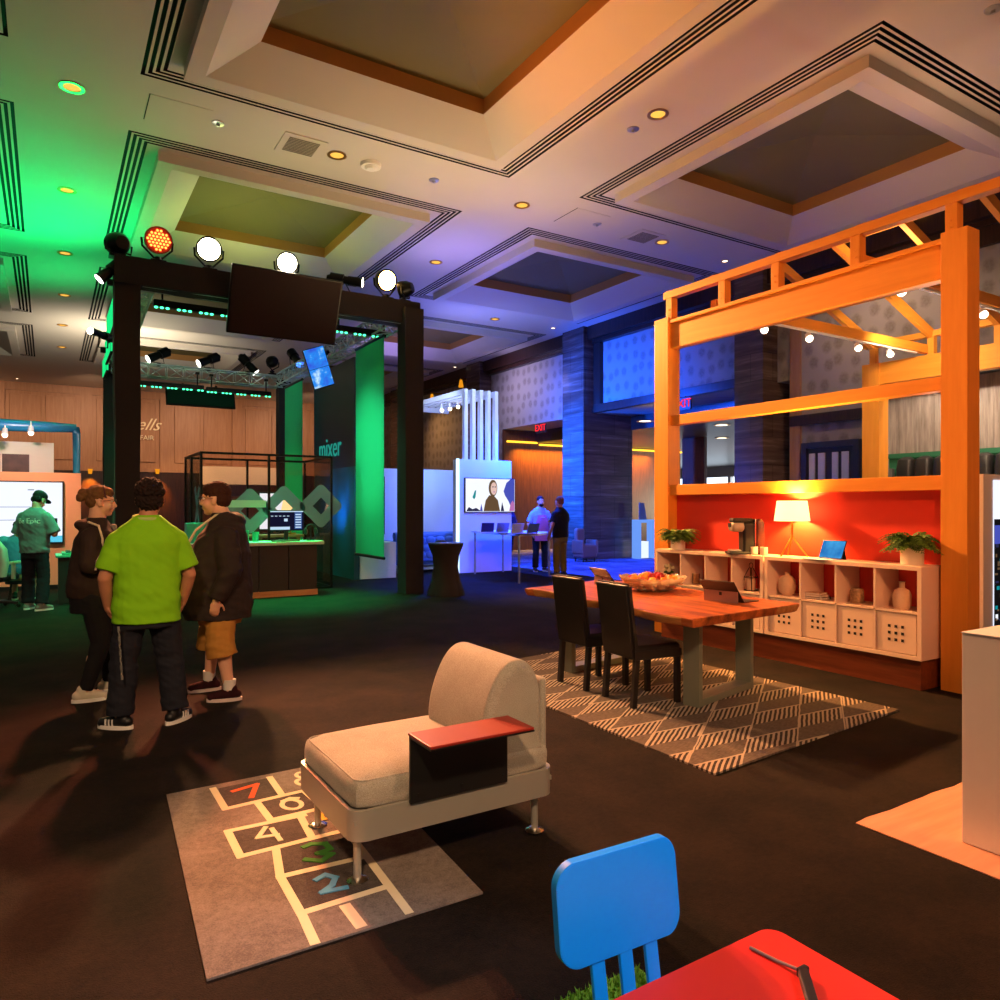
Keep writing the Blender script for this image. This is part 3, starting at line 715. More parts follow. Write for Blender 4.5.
for k, (xx, h, l) in enumerate([(2.88, .2, 'teal tumbler on the counter beside the dark hoodie'), (3.05, .17, 'shorter teal tumbler nearer the counter monitor')]):
    b = MB(); b.lathe([(0, 0), (.05, 0), (.06, h), (.052, h), (.045, .015), (0, .015)]); o = b.build('tumbler', M['tealp'], None, (xx, 12.95, .95)); tag(o, l, 'tumbler', 'teal tumblers on the counter')
b = MB(); b.box((0, 0, .17), (.55, .2, .34), None, .02); o = b.build('green_box', M['tealp'], None, (2.2, 12.98, .95)); tag(o, 'teal lit box on the counter behind the lime shirted man', 'box')
# ================================================================ LEFT KIOSK
M['peach'] = mat('peach_wall_paint', (232, 158, 124), .6, var=.03)
M['bluet'] = mat('blue_tube_paint', (40, 130, 180), .25)
t = thing('kiosk_wall', 'peach painted kiosk wall behind the gaming chair', 'kiosk wall', (-.9, 16.2, 0))
b = MB(); b.bb((-1.4, 0, 0), (1.44, .25, 2.2), None, .005); P1('panel', b, M['peach'], t)
b = MB(); b.bb((-1.4, -.02, 0), (1.44, 0, .08)); P1('skirting', b, M['black'], t)
t = thing('wall_screen', 'large white wall screen on the peach kiosk wall', 'screen', (-.62, 16.13, 1.45))
b = MB(); b.box((0, .02, 0), (1.75, .06, 1.17), None, .01); P1('bezel', b, M['black'], t)
M['cyan'] = emis('cyan_glow', (90, 200, 230), 1.); M['greyl'] = emis('grey_line', (150, 160, 170), .8)
b = MB(); b.box((0, -.014, 0), (1.7, .008, 1.12), M['whscr']); b.box((.1, -.02, .1), (.7, .004, .012), M['greyl']); b.box((-.2, -.02, -.14), (.6, .004, .012), M['greyl']); b.box((.35, -.02, .42), (.1, .004, .02), M['greyl'])
b.box((0, -.02, -.5), (1.7, .004, .12), M['cyan']); P1('display', b, None, t)
t = thing('white_backdrop', 'tall grey white backdrop panel rising behind the peach kiosk wall', 'backdrop', (-.9, 17.4, 0))
b = MB(); b.bb((-1.5, 0, 0), (1.0, .12, 2.85)); P1('panel', b, M['white'], t)
M['pic'] = mat('dark_mural', (70, 40, 40), .5, var=.9, scale=6)
for k in range(2):
    b = MB(); b.bb((-.35 + k * .48, -.02, 2.18), (.1 + k * .48, 0, 2.6)); P1('picture', b, M['pic'], t, 'dark framed mosaic picture')
t = thing('blue_arch', 'glossy blue tube arch over the left kiosk', 'arch', (-.6, 16.6, 0))
zt_ = Py(78, 428.5, 16.6).z; xr = Py(80, 428, 16.6).x + .6
b = MB(); b.tube([(-2.4, 0, zt_), (-1., 0, zt_), (0, 0, zt_), (xr - .5, 0, zt_), (xr - .06, 0, zt_)], [.125, .12, .115, .1, .08], n=14); P1('crossbar', b, M['bluet'], t)
b = MB(); b.tube([(xr - .06, 0, 0), (xr - .06, 0, zt_ - .1), (xr - .08, 0, zt_ + .02)], .07, n=12); P1('upright', b, M['bluet'], t)
b = MB(); b.tube([(-2.4, 0, 0), (-2.4, 0, zt_)], .09, n=12); P1('upright', b, M['bluet'], t)
for p, l in [((5, 434), 'left white spotlight under the blue kiosk arch'), ((31, 432), 'right white spotlight under the blue kiosk arch')]:
    c = Py(p[0], p[1], 16.5); t = thing('track_spotlight', l, 'spotlight', c, 0, 'spotlights under the blue arch')
    b = MB(); b.cyl((0, 0, .1), (0, -.06, -.02), .04, .055); b.cyl((0, 0, .1), (0, 0, .2), .012); P1('housing', b, M['white'], t)
    b = MB(); b.ell((0, -.065, -.03), .045, n=10); P1('bulb', b, M['bulbw'], t)
M['dteal'] = mat('dark_teal_plastic', (16, 60, 66), .4)
# black draped table with gear
t = thing('draped_table', 'black draped table beside the man in the grey shirt', 'table', (.66, 13.9, 0))
b = MB(); b.bb((-.52, -.3, 0), (.62, .3, .74), None, .01); P1('drape', b, M['blackc'], t)
b = MB(); b.bb((-.56, -.34, .74), (.66, .34, .78), None, .01); P1('table_top', b, M['tealp'], t)
for k in range(3):
    t = thing('controller_tray', ['teal lit tray of small gear at the front of the black draped table', 'teal lit tray of small gear, second row on the draped table', 'teal lit tray at the back edge of the draped table'][k], 'tray', (.64, 13.72 + k * .2, .78), 0, 'gear trays on the draped table')
    b = MB(); b.box((0, 0, .015), (.9, .13, .03), None, .005); P1('tray', b, M['tealp'], t)
    for j in range(6): b = MB(); b.box((-.36 + j * .14, 0, .04), (.07, .06, .025), None, .008); P1('gadget', b, M['dteal'], t)
# gaming chair
M['gwhite'] = mat('white_vinyl', (200, 205, 190), .4); M['gblack'] = mat('black_vinyl', (24, 26, 32), .45)
t = thing('gaming_chair', 'black and white gaming chair on a star base at the far left', 'chair', (-.72, 13.55, 0), R(-25))
b = MB()
for k in range(5):
    a_ = 2 * PI * k / 5 + .3; b.bar((0, 0, .11), (.34 * math.cos(a_), .34 * math.sin(a_), .08), .06, .04, None, .01); b.ell((.34 * math.cos(a_), .34 * math.sin(a_), .035), .035, n=10)
P1('star_base', b, M['black'], t)
b = MB(); b.cyl((0, 0, .1), (0, 0, .42), .03); P1('gas_lift', b, M['chrome'], t)
b = MB(); b.box((0, .02, .47), (.52, .52, .11), None, .045, seg=4); P1('seat', b, M['gblack'], t)
b = MB(); b.loft([(0, -.25, .5, .2, .05), (0, -.27, .62, .27, .06), (0, -.3, .85, .28, .06), (0, -.33, 1.05, .2, .055), (0, -.35, 1.22, .19, .05), (0, -.36, 1.32, .12, .04)], e=2.8); P1('backrest', b, M['gblack'], t)
for s_ in (-1, 1):
    b = MB(); b.loft([(s_ * .26, -.23, .5, .05, .06), (s_ * .3, -.25, .7, .05, .08), (s_ * .3, -.29, .92, .045, .07), (s_ * .2, -.33, 1.08, .035, .06)]); P1('side_bolster', b, M['gwhite'], t)
    b = MB(); b.bar((s_ * .31, -.02, .45), (s_ * .31, -.02, .68), .04, .05); b.box((s_ * .31, .02, .7), (.09, .28, .04), None, .015); P1('armrest', b, M['gwhite'], t)
# second chair with pale green trim at the frame edge
t = thing('gaming_chair', 'pale edged gaming chair cut by the left frame edge', 'chair', (-1.55, 13.3, 0), R(-70))
for ch in [x for x in ALLOBJ() if x.parent and x.parent.name == 'gaming_chair']: dup(ch, None, parent=t)

# ================================================================ BLUE BOOTH ON THE RIGHT OF THE RIG
M['bwhite'] = mat('booth_white', (222, 224, 232), .45, var=.02)
M['glow'] = emis('white_edge_light', (190, 225, 255), 2.2)
bt = thing('display_stand', 'white display wall under a portal of white slats, washed in blue light', 'display stand', (8.9, 15.0, 0))
b = MB(); b.bb((-.74, 0, 0), (.72, .3, 2.67), None, .004); P1('front_wall', b, M['bwhite'], bt)
b = MB(); b.bb((-.79, -.02, 0), (-.74, .05, 2.68)); P1('edge_light', b, M['glow'], bt)
b = MB(); b.bb((-1.75, 2.6, 0), (.6, 2.9, 2.55), None, .004); P1('rear_wall', b, M['bwhite'], bt)
for k in range(5):
    xx = -.5 + k * .21; b = MB()
    b.bb((xx - .045, .08, 2.67), (xx + .045, .2, 4.23)); b.bb((xx - .045, .08, 4.23), (xx + .045, 2.8, 4.35))
    if k == 0: b.bb((xx - .045, 2.68, 2.55), (xx + .045, 2.8, 4.23)); b.bb((xx + .045, 2.7, 4.1), (.42, 2.8, 4.23))
    P1('portal_slat', b, M['bwhite'], bt)
for k, p in enumerate([(442, 412), (450, 410.5), (458, 408.5)]):
    c = V(*[q * 16.6 / ray(*p)[1] for q in ray(*p)]) + V(0, 0, CH)
    t = thing('track_spotlight', ['small spotlight under the white portal, leftmost of three', 'small spotlight under the white portal, middle of three', 'small spotlight under the white portal, rightmost of three'][k], 'spotlight', c, 0, 'spotlights under the white portal')
    b = MB(); b.cyl((0, 0, .06), (0, 0, .2), .035); b.cyl((0, 0, .2), (0, 0, .42), .008); P1('housing', b, M['white'], t)
    b = MB(); b.ell((0, 0, .04), .05, n=10); P1('bulb', b, M['bulbw'], t)
# TV with a picture
t = thing('display_tv', 'wall television showing a portrait on a white background', 'television', (8.98, 14.93, 1.83))
b = MB(); b.box((0, .03, 0), (1.4, .06, .82), None, .01); P1('bezel', b, M['black'], t)
E_ = lambda n_, c_, s_=1.: emis(n_, c_, s_)
pc = dict(w=E_('pic_white', (240, 244, 255), 1.05), skin=E_('pic_skin', (225, 190, 180)), br=E_('pic_brown', (110, 84, 60), .8), vi=E_('pic_violet', (80, 90, 200), .8), tq=E_('pic_teal', (20, 150, 160), .8), nv=E_('pic_navy', (50, 50, 90), .7), pk=E_('pic_pink', (200, 120, 190), .8))
b = MB(); b.box((0, -.003, 0), (1.36, .006, .78), pc['w'])
def pp(poly, m, k): b.prism([(x, z) for x, z in poly], 0, .002, m, Matrix.Translation((0, -.008 - k * .003, 0)) @ Matrix.Rotation(PI / 2, 4, 'X'))
circ = lambda x, z, rx, rz_: [(x + rx * math.cos(2 * PI * k / 20), z + rz_ * math.sin(2 * PI * k / 20)) for k in range(20)]
pp([(-.2, -.38), (-.14, -.12), (-.04, .0), (.1, -.02), (.2, -.12), (.26, -.38)], pc['br'], 0); pp(circ(.06, .17, .12, .2), pc['br'], 1); pp(circ(.08, .16, .085, .15), pc['skin'], 2)
pp(circ(.055, .2, .02, .014), pc['nv'], 3); pp(circ(.12, .2, .02, .014), pc['nv'], 3); pp(circ(.09, .08, .03, .01), pc['pk'], 3)
pp([(.36, .1), (.44, .3), (.56, .39), (.67, .39), (.67, -.3), (.58, -.3), (.5, -.14), (.4, .0)], pc['vi'], 0); pp([(.52, -.38), (.56, -.2), (.62, -.12), (.67, -.2), (.67, -.38)], pc['pk'], 1)
pp([(-.5, -.05), (-.44, .1), (-.4, .12), (-.42, -.05), (-.46, -.1)], pc['tq'], 0); pp([(-.67, -.38), (-.6, -.28), (-.5, -.33), (-.4, -.3), (-.3, -.36), (-.28, -.38)], pc['nv'], 0); pp([(-.3, -.38), (-.26, -.2), (-.22, -.38)], pc['vi'], 0); pp([(.28, -.38), (.32, -.16), (.38, -.38)], pc['nv'], 0)
P1('display', b, None, t)
# bar table with laptops
t = thing('demo_table', 'curved white demo table on slim metal legs beside the blue lit display wall', 'table', (8.8, 13.6, 0))
poly = [(-.42, 1.2), (-.68, -.6), (-.62, -1.15), (-.2, -1.25), (.3, -.8), (.62, -.4), (.72, .2), (.72, 1.2)]
b = MB(); b.prism(poly, .96, 1.0); P1('table_top', b, M['bwhite'], t)
for p in ((475, 574), (503, 572), (519, 583.4), (549, 576)):
    c = Pz(*p); b = MB(); b.cyl((c.x - 8.8, c.y - 13.6, 0), (c.x - 8.8, c.y - 13.6, .97), .022); P1('leg', b, M['steel'], t)
for k, (p, h, l, cc) in enumerate([((486, 533), 12, 'blue lit laptop nearest the display wall', (50, 60, 170)), ((500, 533), 20, 'small laptop second from the display wall', (120, 140, 200)), ((514, 534), 25, 'pale laptop in the middle of the demo table', (190, 205, 220)), ((529, 534), 30, 'laptop at the right end of the demo table', (90, 120, 210))]):
    c = Pz(p[0], p[1], 1.0); t = thing('laptop', l, 'laptop', c, R(h + 150), 'laptops on the demo table')
    b = MB(); b.box((0, 0, .0105), (.27, .22, .018), None, .005); P1('keyboard_base', b, M['steel'], t)
    b = MB(); b.box((0, 0, .11), (.27, .012, .21), None, .004, Mx=Matrix.Translation((0, .112, .022)) @ Matrix.Rotation(R(-24), 4, 'X')); P1('lid', b, mat('laptop_lid', cc, .35), t)
# tufted sofa
M['bsofa'] = mat('blue_velvet', (70, 110, 190), .7)
t = thing('tufted_sofa', 'blue lit tufted sofa between the cocktail table and the display wall', 'sofa', (7.75, 16.1, 0))
b = MB(); b.box((0, .1, .3), (1.7, .8, .25), None, .06, seg=3); P1('seat', b, M['bsofa'], t)
b = MB(); b.box((0, -.35, .55), (1.8, .2, .6), None, .06, seg=3)
for i in range(7):
    for j in range(3): b.ell((-.75 + i * .25 + (j % 2) * .12, -.44, .42 + j * .17), (.13, .06, .1), n=12)
b.cyl((-.9, -.35, .87), (.9, -.35, .87), .09); P1('backrest', b, M['bsofa'], t)
for s_ in (-1, 1):
    b = MB(); b.box((s_ * .86, .05, .5), (.2, .85, .5), None, .07, seg=3); P1('armrest', b, M['bsofa'], t)
b = MB(); b.bb((-.85, -.4, .06), (.85, .45, .12)); [b.cyl((xx, yy, 0), (xx, yy, .07), .03) for xx in (-.8, .8) for yy in (-.35, .4)]; P1('feet', b, M['steel'], t)
# spandex cocktail table
t = thing('cocktail_table', 'black stretch covered cocktail table beside the right rig post', 'table', (5.95, 11.42, 0))
b = MB(); n = 16; rr = []
prof = [(.0, .33), (.06, .33), (.25, .26), (.5, .215), (.7, .235), (.86, .3), (.9, .31)]
tt_ = bmesh.new(); rings = []
for z, r in prof:
    q = []
    for k in range(48):
        a_ = 2 * PI * k / 48; lob = 1 - (.14 * (1 - z / .9)) * (1 - abs(math.cos(2 * a_ + PI / 4)) ** .7)
        q.append(tt_.verts.new((r * lob * math.cos(a_), r * lob * math.sin(a_), z)))
    rings.append(q)
for A, B in zip(rings, rings[1:]):
    for k in range(48): tt_.faces.new([A[k], A[(k + 1) % 48], B[(k + 1) % 48], B[k]])
tt_.faces.new(rings[-1]); tt_.faces.new(rings[0][::-1]); b.add(tt_); P1('stretch_cover', b, M['blackc'], t)
b = MB(); b.lathe([(0, .9), (.31, .9), (.315, .91), (.31, .92), (0, .92)]); P1('table_top', b, M['black'], t)
t = thing('gadget_puck', 'small black domed device on the cocktail table', 'device', (5.83, 11.37, .92))
b = MB(); b.lathe([(0, .06), (.06, .055), (.1, .03), (.12, 0), (0, 0)]); P1('dome', b, M['black'], t)
b = MB(); b.lathe([(.12, .004), (.13, 0), (.13, .012), (.11, .02)]); P1('rim', b, M['steel'], t)
# lectern kiosk in the opening and bag by the column
t = thing('glowing_lectern', 'glowing white lectern frame with a lit cube in the foyer opening', 'lectern', (15.3, 16.45, 0))
b = MB()
for xx in (-.3, .3): b.bb((xx - .05, -.15, 0), (xx + .05, .15, 1.15))
b.bb((-.35, -.15, 1.08), (.35, .15, 1.17)); P1('frame', b, emis('pale_blue_glow', (110, 160, 255), .9), t)
b = MB(); b.bb((-.24, -.13, .02), (.06, .13, .52)); P1('lit_cube', b, emis('lit_cube', (225, 238, 255), 1.1), t)
b = MB(); b.prism([(-.3, 0), (.0, .0), (-.1, .5), (-.3, .52)], -.01, .01, None, Matrix.Translation((.1, 0, 1.17)) @ Matrix.Rotation(PI / 2, 4, 'X')); P1('angled_panel', b, mat('grey_panel', (90, 110, 140), .3), t)
c = Pz(580, 560); t = thing('lounge_chair', 'brown chair with a tall back against the marble column', 'chair', (13.0, 16.4, 0))
M['tan'] = mat('tan_leather', (130, 86, 66), .5)
b = MB(); b.box((0, 0, .3), (.55, .5, .4), None, .08, seg=3); P1('seat', b, M['tan'], t)
b = MB(); b.box((-.08, .16, .65), (.32, .16, .6), None, .07, seg=3); P1('backrest', b, M['tan'], t)
for s_ in (-1, 1):
    b = MB(); b.box((s_ * .25, 0, .42), (.1, .5, .4), None, .045, seg=3); P1('armrest', b, M['tan'], t)
b = MB(); [b.cyl((xx, yy, 0), (xx, yy, .12), .025) for xx in (-.2, .2) for yy in (-.18, .18)]; P1('feet', b, M['black'], t)
# ================================================================ TIMBER HOUSE FRAME
FX0, FX1, FYA, FYB = 6.43, 6.68, 3.0, 6.5     # front plane thickness; near post starts at 3.0, far post at 6.5
hf = thing('timber_frame', 'orange lit timber house frame with a red back panel and open rafters', 'house frame', (8.8, 4.8, 0))
O = V(8.8, 4.8, 0)
def H(x, y, z): return (x - O.x, y - O.y, z)
def hbox(b, x0, y0, z0, x1, y1, z1, m=None, bev=.006): b.bb(H(x0, y0, z0), H(x1, y1, z1), m, bev)
for y0, y1 in ((3.08, 3.295), (6.49, 6.73)):
    b = MB(); hbox(b, 6.43, y0, 0, 6.63, y1, 3.87); P1('post', b, M['ply'], hf)
b = MB(); hbox(b, 6.47, 3.29, 3.49, 6.6, 6.49, 3.79); P1('beam', b, M['plyh'], hf)
b = MB(); hbox(b, 6.44, 3.29, 3.79, 6.62, 6.49, 3.83); P1('beam_cap', b, M['plyh'], hf)
b = MB(); hbox(b, 6.47, 3.29, 2.545, 6.6, 6.49, 2.665); P1('middle_rail', b, M['plyh'], hf)
b = MB(); hbox(b, 6.46, 3.29, 1.695, 6.62, 6.49, 1.82); P1('sill', b, M['plyh'], hf)
b = MB(); hbox(b, 6.575, 3.295, .0, 6.62, 6.49, 1.7); P1('back_panel', b, M['redp'], hf, 'red painted back panel')
b = MB(); hbox(b, 6.45, 1.6, 4.1, 6.55, 6.6, 4.19); P1('top_rail', b, M['plyh'], hf)
ST_Y = [6.5, 5.68, 4.97, 4.08, 3.22, 2.4]
for y in ST_Y[:5]:
    b = MB(); hbox(b, 6.45, y - .05, 3.83 if y > 3.3 else 3.87, 6.55, y + .05, 4.1)
    for z in (3.9, 3.96): b.cyl(H(6.449, y, z), H(6.44, y, z), .008, m=None, n=8)
    P1('stud', b, M['ply'], hf)
# near extension of the front wall (off frame) so that the rail is carried
b = MB(); hbox(b, 6.43, 1.5, 0, 6.68, 1.78, 4.1); P1('post', b, M['ply'], hf)
# back wall of the house
BX = 11.1
for y0, y1 in ((6.62, 6.9), (2.9, 3.15)):
    b = MB(); hbox(b, BX, y0, 0, BX + .26, y1, 3.82); P1('post', b, M['ply'], hf)
b = MB(); hbox(b, BX + .03, 3.15, 3.48, BX + .2, 6.62, 3.82); P1('beam', b, M['plyh'], hf)
b = MB(); hbox(b, BX + .03, 2.9, 4.08, BX + .14, 6.9, 4.17); P1('top_rail', b, M['plyh'], hf)
RY = [6.75, 5.85, 4.95, 4.05, 3.15]
for y in RY:
    b = MB(); hbox(b, BX + .04, y - .05, 3.82, BX + .13, y + .05, 4.1); P1('stud', b, M['ply'], hf)
b = MB(); hbox(b, 8.72, 2.9, 4.98, 8.82, 6.9, 5.12); P1('ridge_beam', b, M['plyh'], hf)
for y in RY:
    b = MB(); b.bar(H(8.77, y, 5.04), H(11.15, y, 4.12), .07, .13); P1('rafter', b, M['plyx'], hf)
    b = MB(); b.bar(H(6.5, min(y, 6.55), 4.16), H(8.77, min(y, 6.55), 5.04), .07, .1); P1('rafter', b, M['plyx'], hf)
for y in (5.93, 4.15):
    b = MB(); hbox(b, 6.6, y - .045, 3.84, BX + .1, y + .045, 3.97); P1('tie_beam', b, M['plyx'], hf)
    b = MB(); hbox(b, 6.9, y - .02, 3.815, BX - .2, y + .02, 3.84); P1('light_track', b, M['white'], hf)
TRK = []
for k, p in enumerate([((764, 326), 0), ((809, 334), 0), ((858, 347), 0), ((890, 353), 0), ((901, 293), 1), ((983, 320), 1)]):
    y = (5.93, 4.15)[p[1]]; r_ = ray(*p[0]); x = r_[0] * y / r_[1]
    x = min(x, BX - .3)
    lb = ['white track spotlight nearest the front beam on the far tie beam', 'white track spotlight second from the front on the far tie beam', 'white track spotlight third from the front on the far tie beam', 'white track spotlight nearest the back wall on the far tie beam', 'white track spotlight left of the big right timber post', 'white track spotlight right of the big right timber post'][k]
    t = thing('track_spotlight', lb, 'spotlight', (x, y, 3.735), 0, 'white track spotlights under the tie beams'); TRK.append((x, y, 3.71))
    b = MB(); b.cyl((0, 0, .0), (.0, .02, .06), .045, .035); b.cyl((0, 0, .05), (0, 0, .075), .012); b.box((0, 0, .0775), (.05, .05, .01)); P1('housing', b, M['white'], t)
    b = MB(); b.ell((-.0, -.005, -.005), .048, n=12); P1('bulb', b, M['bulbw'], t)
# plinth and shelving units
t = thing('plinth', 'reddish wood plinth under the white shelving units', 'plinth', (6.45, 4.9, 0))
M['plw'] = wood('reddish_wood', (110, 52, 26), (150, 76, 40), .5, 'y')
b = MB(); b.bb((-.2, -1.54, 0), (.12, 1.52, .255), None, .004); P1('body', b, M['plw'], t)
UD = .365
def unit(y0, y1, label):
    t = thing('shelving_unit', label, 'shelving unit', (6.2, (y0 + y1) / 2, .258), 0, 'white cube shelving units')
    W = y1 - y0; HH = .79; th = .035; cw = (W - 2 * th) / 4; b = MB(); yb = -W / 2
    b.bb((0, yb, 0), (UD, -yb, th), None, .002); b.bb((0, yb, HH - th), (UD, -yb, HH), None, .002)
    b.bb((0, yb, th), (UD, yb + th, HH - th)); b.bb((0, -yb - th, th), (UD, -yb, HH - th))
    for k in (1, 2, 3): yy = yb + th + cw * k; b.bb((.004, yy - .009, th), (UD, yy + .009, HH - th))
    b.bb((.004, yb + th, HH / 2 - .009), (UD, -yb - th, HH / 2 + .009)); P1('carcass', b, M['lam'], t)
    for k in range(4):
        ya = yb + th + cw * k + .014; yz = yb + th + cw * (k + 1) - .014
        d = MB(); d.bb((.012, ya, th + .006), (.03, yz, HH / 2 - .014), None, .003); do = P1('door', d, M['lam'], t)
        hb = MB()
        for i in range(3):
            for j in range(3):
                hb.box((.0115, (ya + yz) / 2 + (i - 1) * .058, HH * .26 + (j - 1) * .058), (.003, .024, .024), None, .0)
        P1('perforation', hb, M['slot'], do, 'nine small square finger holes')
    return t
unit(3.33, 4.9, 'white cube shelving unit nearer the right timber post, four perforated doors below')
unit(4.92, 6.47, 'white cube shelving unit behind the fruit bowl table, farther from the right post')
UT = .258 + .79; SH = .258 + .395 + .009
def yu(px, x): r_ = ray(px, 500); return r_[1] * x / r_[0]
M['pot'] = mat('white_ceramic', (238, 228, 210), .35)
M['leaf'] = mat('fern_green', (70, 112, 40), .6, var=.5, scale=30); M['leaf2'] = mat('fern_light_green', (120, 165, 62), .6, var=.4, scale=30)
def fern(loc, r, h, label, rr, pn, seed):
    rnd = random.Random(seed); t = thing('potted_fern', label, 'potted plant', loc, 0, 'ferns in white pots on the shelving units')
    b = MB(); b.lathe([(0, 0), (r * .98, 0), (r, .005), (r, h), (r - .01, h), (r - .01, h - .03), (0, h - .03)], n=28); P1('pot', b, M['pot'], t)
    f = MB(); f2 = MB()
    for k in range(pn):
        a_ = rnd.uniform(0, 2 * PI); L_ = rnd.uniform(.55, 1.) * rr; up = rnd.uniform(.35, 1.6); g = f if rnd.random() < .7 else f2
        pts = []
        for i in range(9):
            s_ = i / 8; pts.append(V(L_ * s_ * math.cos(a_), L_ * s_ * math.sin(a_), h - .02 + L_ * (up * s_ - (up * .55 + .35) * s_ * s_)))
        for p in pts: p.x = min(p.x, 6.555 - loc[0])
        g.tube(pts, .0022, n=4)
        for i in range(1, 9):
            p = pts[i]; d = (pts[i] - pts[i - 1]).normalized(); sd = d.cross(V(0, 0, 1)).normalized(); wl = .062 * rr / .2 * (1 - i / 10)
            for s2 in (-1, 1):
                tip = p + sd * s2 * wl + d * wl * .5 - V(0, 0, wl * .25); m_ = (p + tip) / 2 + V(0, 0, .006)
                wv = d * wl * .42; tip.x = min(tip.x, 6.56 - loc[0]); m_.x = min(m_.x, 6.56 - loc[0])
                g.face([p, m_ + wv, tip, m_ - wv])
    P1('fronds', f, M['leaf'], t, smooth=False); P1('young_fronds', f2, M['leaf2'], t, smooth=False)
fern((6.36, yu(678, 6.36), UT), .085, .14, 'low fern in a white pot at the far left end of the shelving', .26, 110, 3)
fern((6.4, yu(912, 6.4), UT), .092, .17, 'bushy fern in a white pot at the right end of the shelving', .27, 120, 5)
# coffee machine, brew head towards the camera's left
t = thing('coffee_maker', 'black and silver pod coffee maker on the shelving top', 'coffee maker', (6.31, yu(744, 6.31), UT), R(-34))
b = MB(); b.box((.03, 0, .17), (.13, .2, .34), None, .03, seg=4); b.box((-.04, 0, .015), (.27, .22, .03), None, .012); P1('body', b, M['black'], t)
b = MB(); b.box((-.07, .0, .29), (.16, .19, .1), None, .04, seg=4); P1('brew_head', b, mat('silver_plastic', (176, 170, 160), .35, .3), t)
b = MB(); b.box((-.152, 0, .31), (.01, .11, .045), None, .004); P1('display', b, M['black'], t)
b = MB(); b.box((-.03, 0, .36), (.22, .17, .05), None, .024, seg=4); P1('lid', b, M['black'], t)
b = MB(); b.box((-.1, 0, .04), (.11, .15, .02), None, .008); P1('drip_tray', b, M['steel'], t)
b = MB(); b.loft([(.145, 0, .0, .045, .11), (.145, 0, .2, .055, .115), (.145, 0, .33, .05, .11), (.14, 0, .375, .035, .08)], n=24, e=4); P1('water_tank', b, mat('dark_brown_tank', (84, 40, 32), .25), t)
b = MB(); b.box((.085, -.0, .19), (.016, .225, .375), None, .008); P1('chrome_band', b, M['chrome'], t)
for k, (px_, l) in enumerate([(754, 'white mug beside the coffee maker, left one'), (764, 'white mug beside the coffee maker, right one')]):
    t = thing('mug', l, 'mug', (6.32, yu(px_, 6.32), UT), R(40), 'white mugs on the shelving')
    b = MB(); b.lathe([(0, 0), (.034, 0), (.038, .006), (.038, .085), (.034, .085), (.033, .01), (0, .01)]); P1('body', b, M['pot'], t)
    b = MB(); b.tube([(.036, 0, .07), (.06, 0, .068), (.066, 0, .045), (.06, 0, .022), (.036, 0, .02)], .006); P1('handle', b, M['pot'], t)
# lamp
LY = yu(792, 6.4); LX = 6.4
t = thing('table_lamp', 'lit table lamp with a white tapered shade on a brass tripod', 'lamp', (LX, LY, UT))
b = MB()
for k in range(3):
    a_ = 2 * PI * k / 3 + .9; b.tube([(.15 * math.cos(a_), .15 * math.sin(a_), .006), (.012 * math.cos(a_), .012 * math.sin(a_), .19), (-.008 * math.cos(a_), -.008 * math.sin(a_), .27)], .008)
P1('tripod_base', b, M['brass'], t)
b = MB(); b.cyl((0, 0, .24), (0, 0, .38), .012); P1('stem', b, M['brass'], t)
def shademat():
    t_ = NT('lit_linen_shade'); d = t_.n('ShaderNodeBsdfTranslucent'); d.inputs[0].default_value = lin((255, 236, 205)); df = t_.n('ShaderNodeBsdfDiffuse'); df.inputs[0].default_value = lin((245, 232, 210))
    mx = t_.n('ShaderNodeMixShader'); mx.inputs[0].default_value = .6; t_.t.links.new(df.outputs[0], mx.inputs[1]); t_.t.links.new(d.outputs[0], mx.inputs[2])
    e = t_.n('ShaderNodeEmission'); e.inputs[0].default_value = lin((255, 222, 170)); e.inputs[1].default_value = .85
    ad = t_.n('ShaderNodeAddShader'); t_.t.links.new(mx.outputs[0], ad.inputs[0]); t_.t.links.new(e.outputs[0], ad.inputs[1]); t_.t.links.new(ad.outputs[0], t_.out.inputs[0]); return t_.m
b = MB(); b.lathe([(.172, .36), (.145, .565)], n=32); b.lathe([(.17, .36), (.143, .565)], n=32); P1('lamp_shade', b, shademat(), t)
b = MB(); b.ell((0, 0, .43), .03); P1('bulb', b, emis('lamp_bulb', (255, 210, 140), 12.), t)
M['tabdark'] = mat('dark_tablet_shell', (44, 30, 28), .4, .2)
# tablet on its stand
def tablet_(name, label, loc, rz, tilt, face, group=None, w=.29, h=.2, kb=True, emit=None):
    t = thing(name, label, 'tablet', loc, rz, group)
    T = Matrix.Translation((0, 0, .006)) @ Matrix.Rotation(-tilt, 4, 'X')
    b = MB(); b.box((0, .0, h / 2), (w, .009, h), None, .003, Mx=T); P1('back_shell', b, M['tabdark'], t)
    b = MB(); b.box((0, -.0055, h / 2), (w - .012, .002, h - .012), None, Mx=T); P1('display', b, emit or M['black'], t)
    b = MB(); K = T @ Matrix.Translation((0, .006, h * .52)) @ Matrix.Rotation(R(38) , 4, 'X'); b.box((0, .0, -h * .26), (w - .01, .004, h * .54), None, .001, Mx=K); ko = P1('kickstand', b, face, t)
    b = MB(); b.box((0, .003, -h * .1), (.026, .001, .026), None, Mx=K)
    P1('square_mark', b, M['black'], ko)
    if kb: b = MB(); b.box((0, -.115, .004), (w, .21, .006), None, .002); P1('keyboard_cover', b, mat('cover_cloth', (150, 160, 190), .7) if emit else M['black'], t)
    return t
M['tabback'] = mat('graphite_metal', (120, 112, 112), .35, .4)
tablet_('tablet', 'tablet with a bright blue screen standing on the shelving beside the lamp', (6.4, yu(830, 6.4), UT), R(-97), R(22), M['black'], None, .27, .185, True, gradscreen('tablet_blue', (20, 90, 170), (70, 160, 220), 1.0))
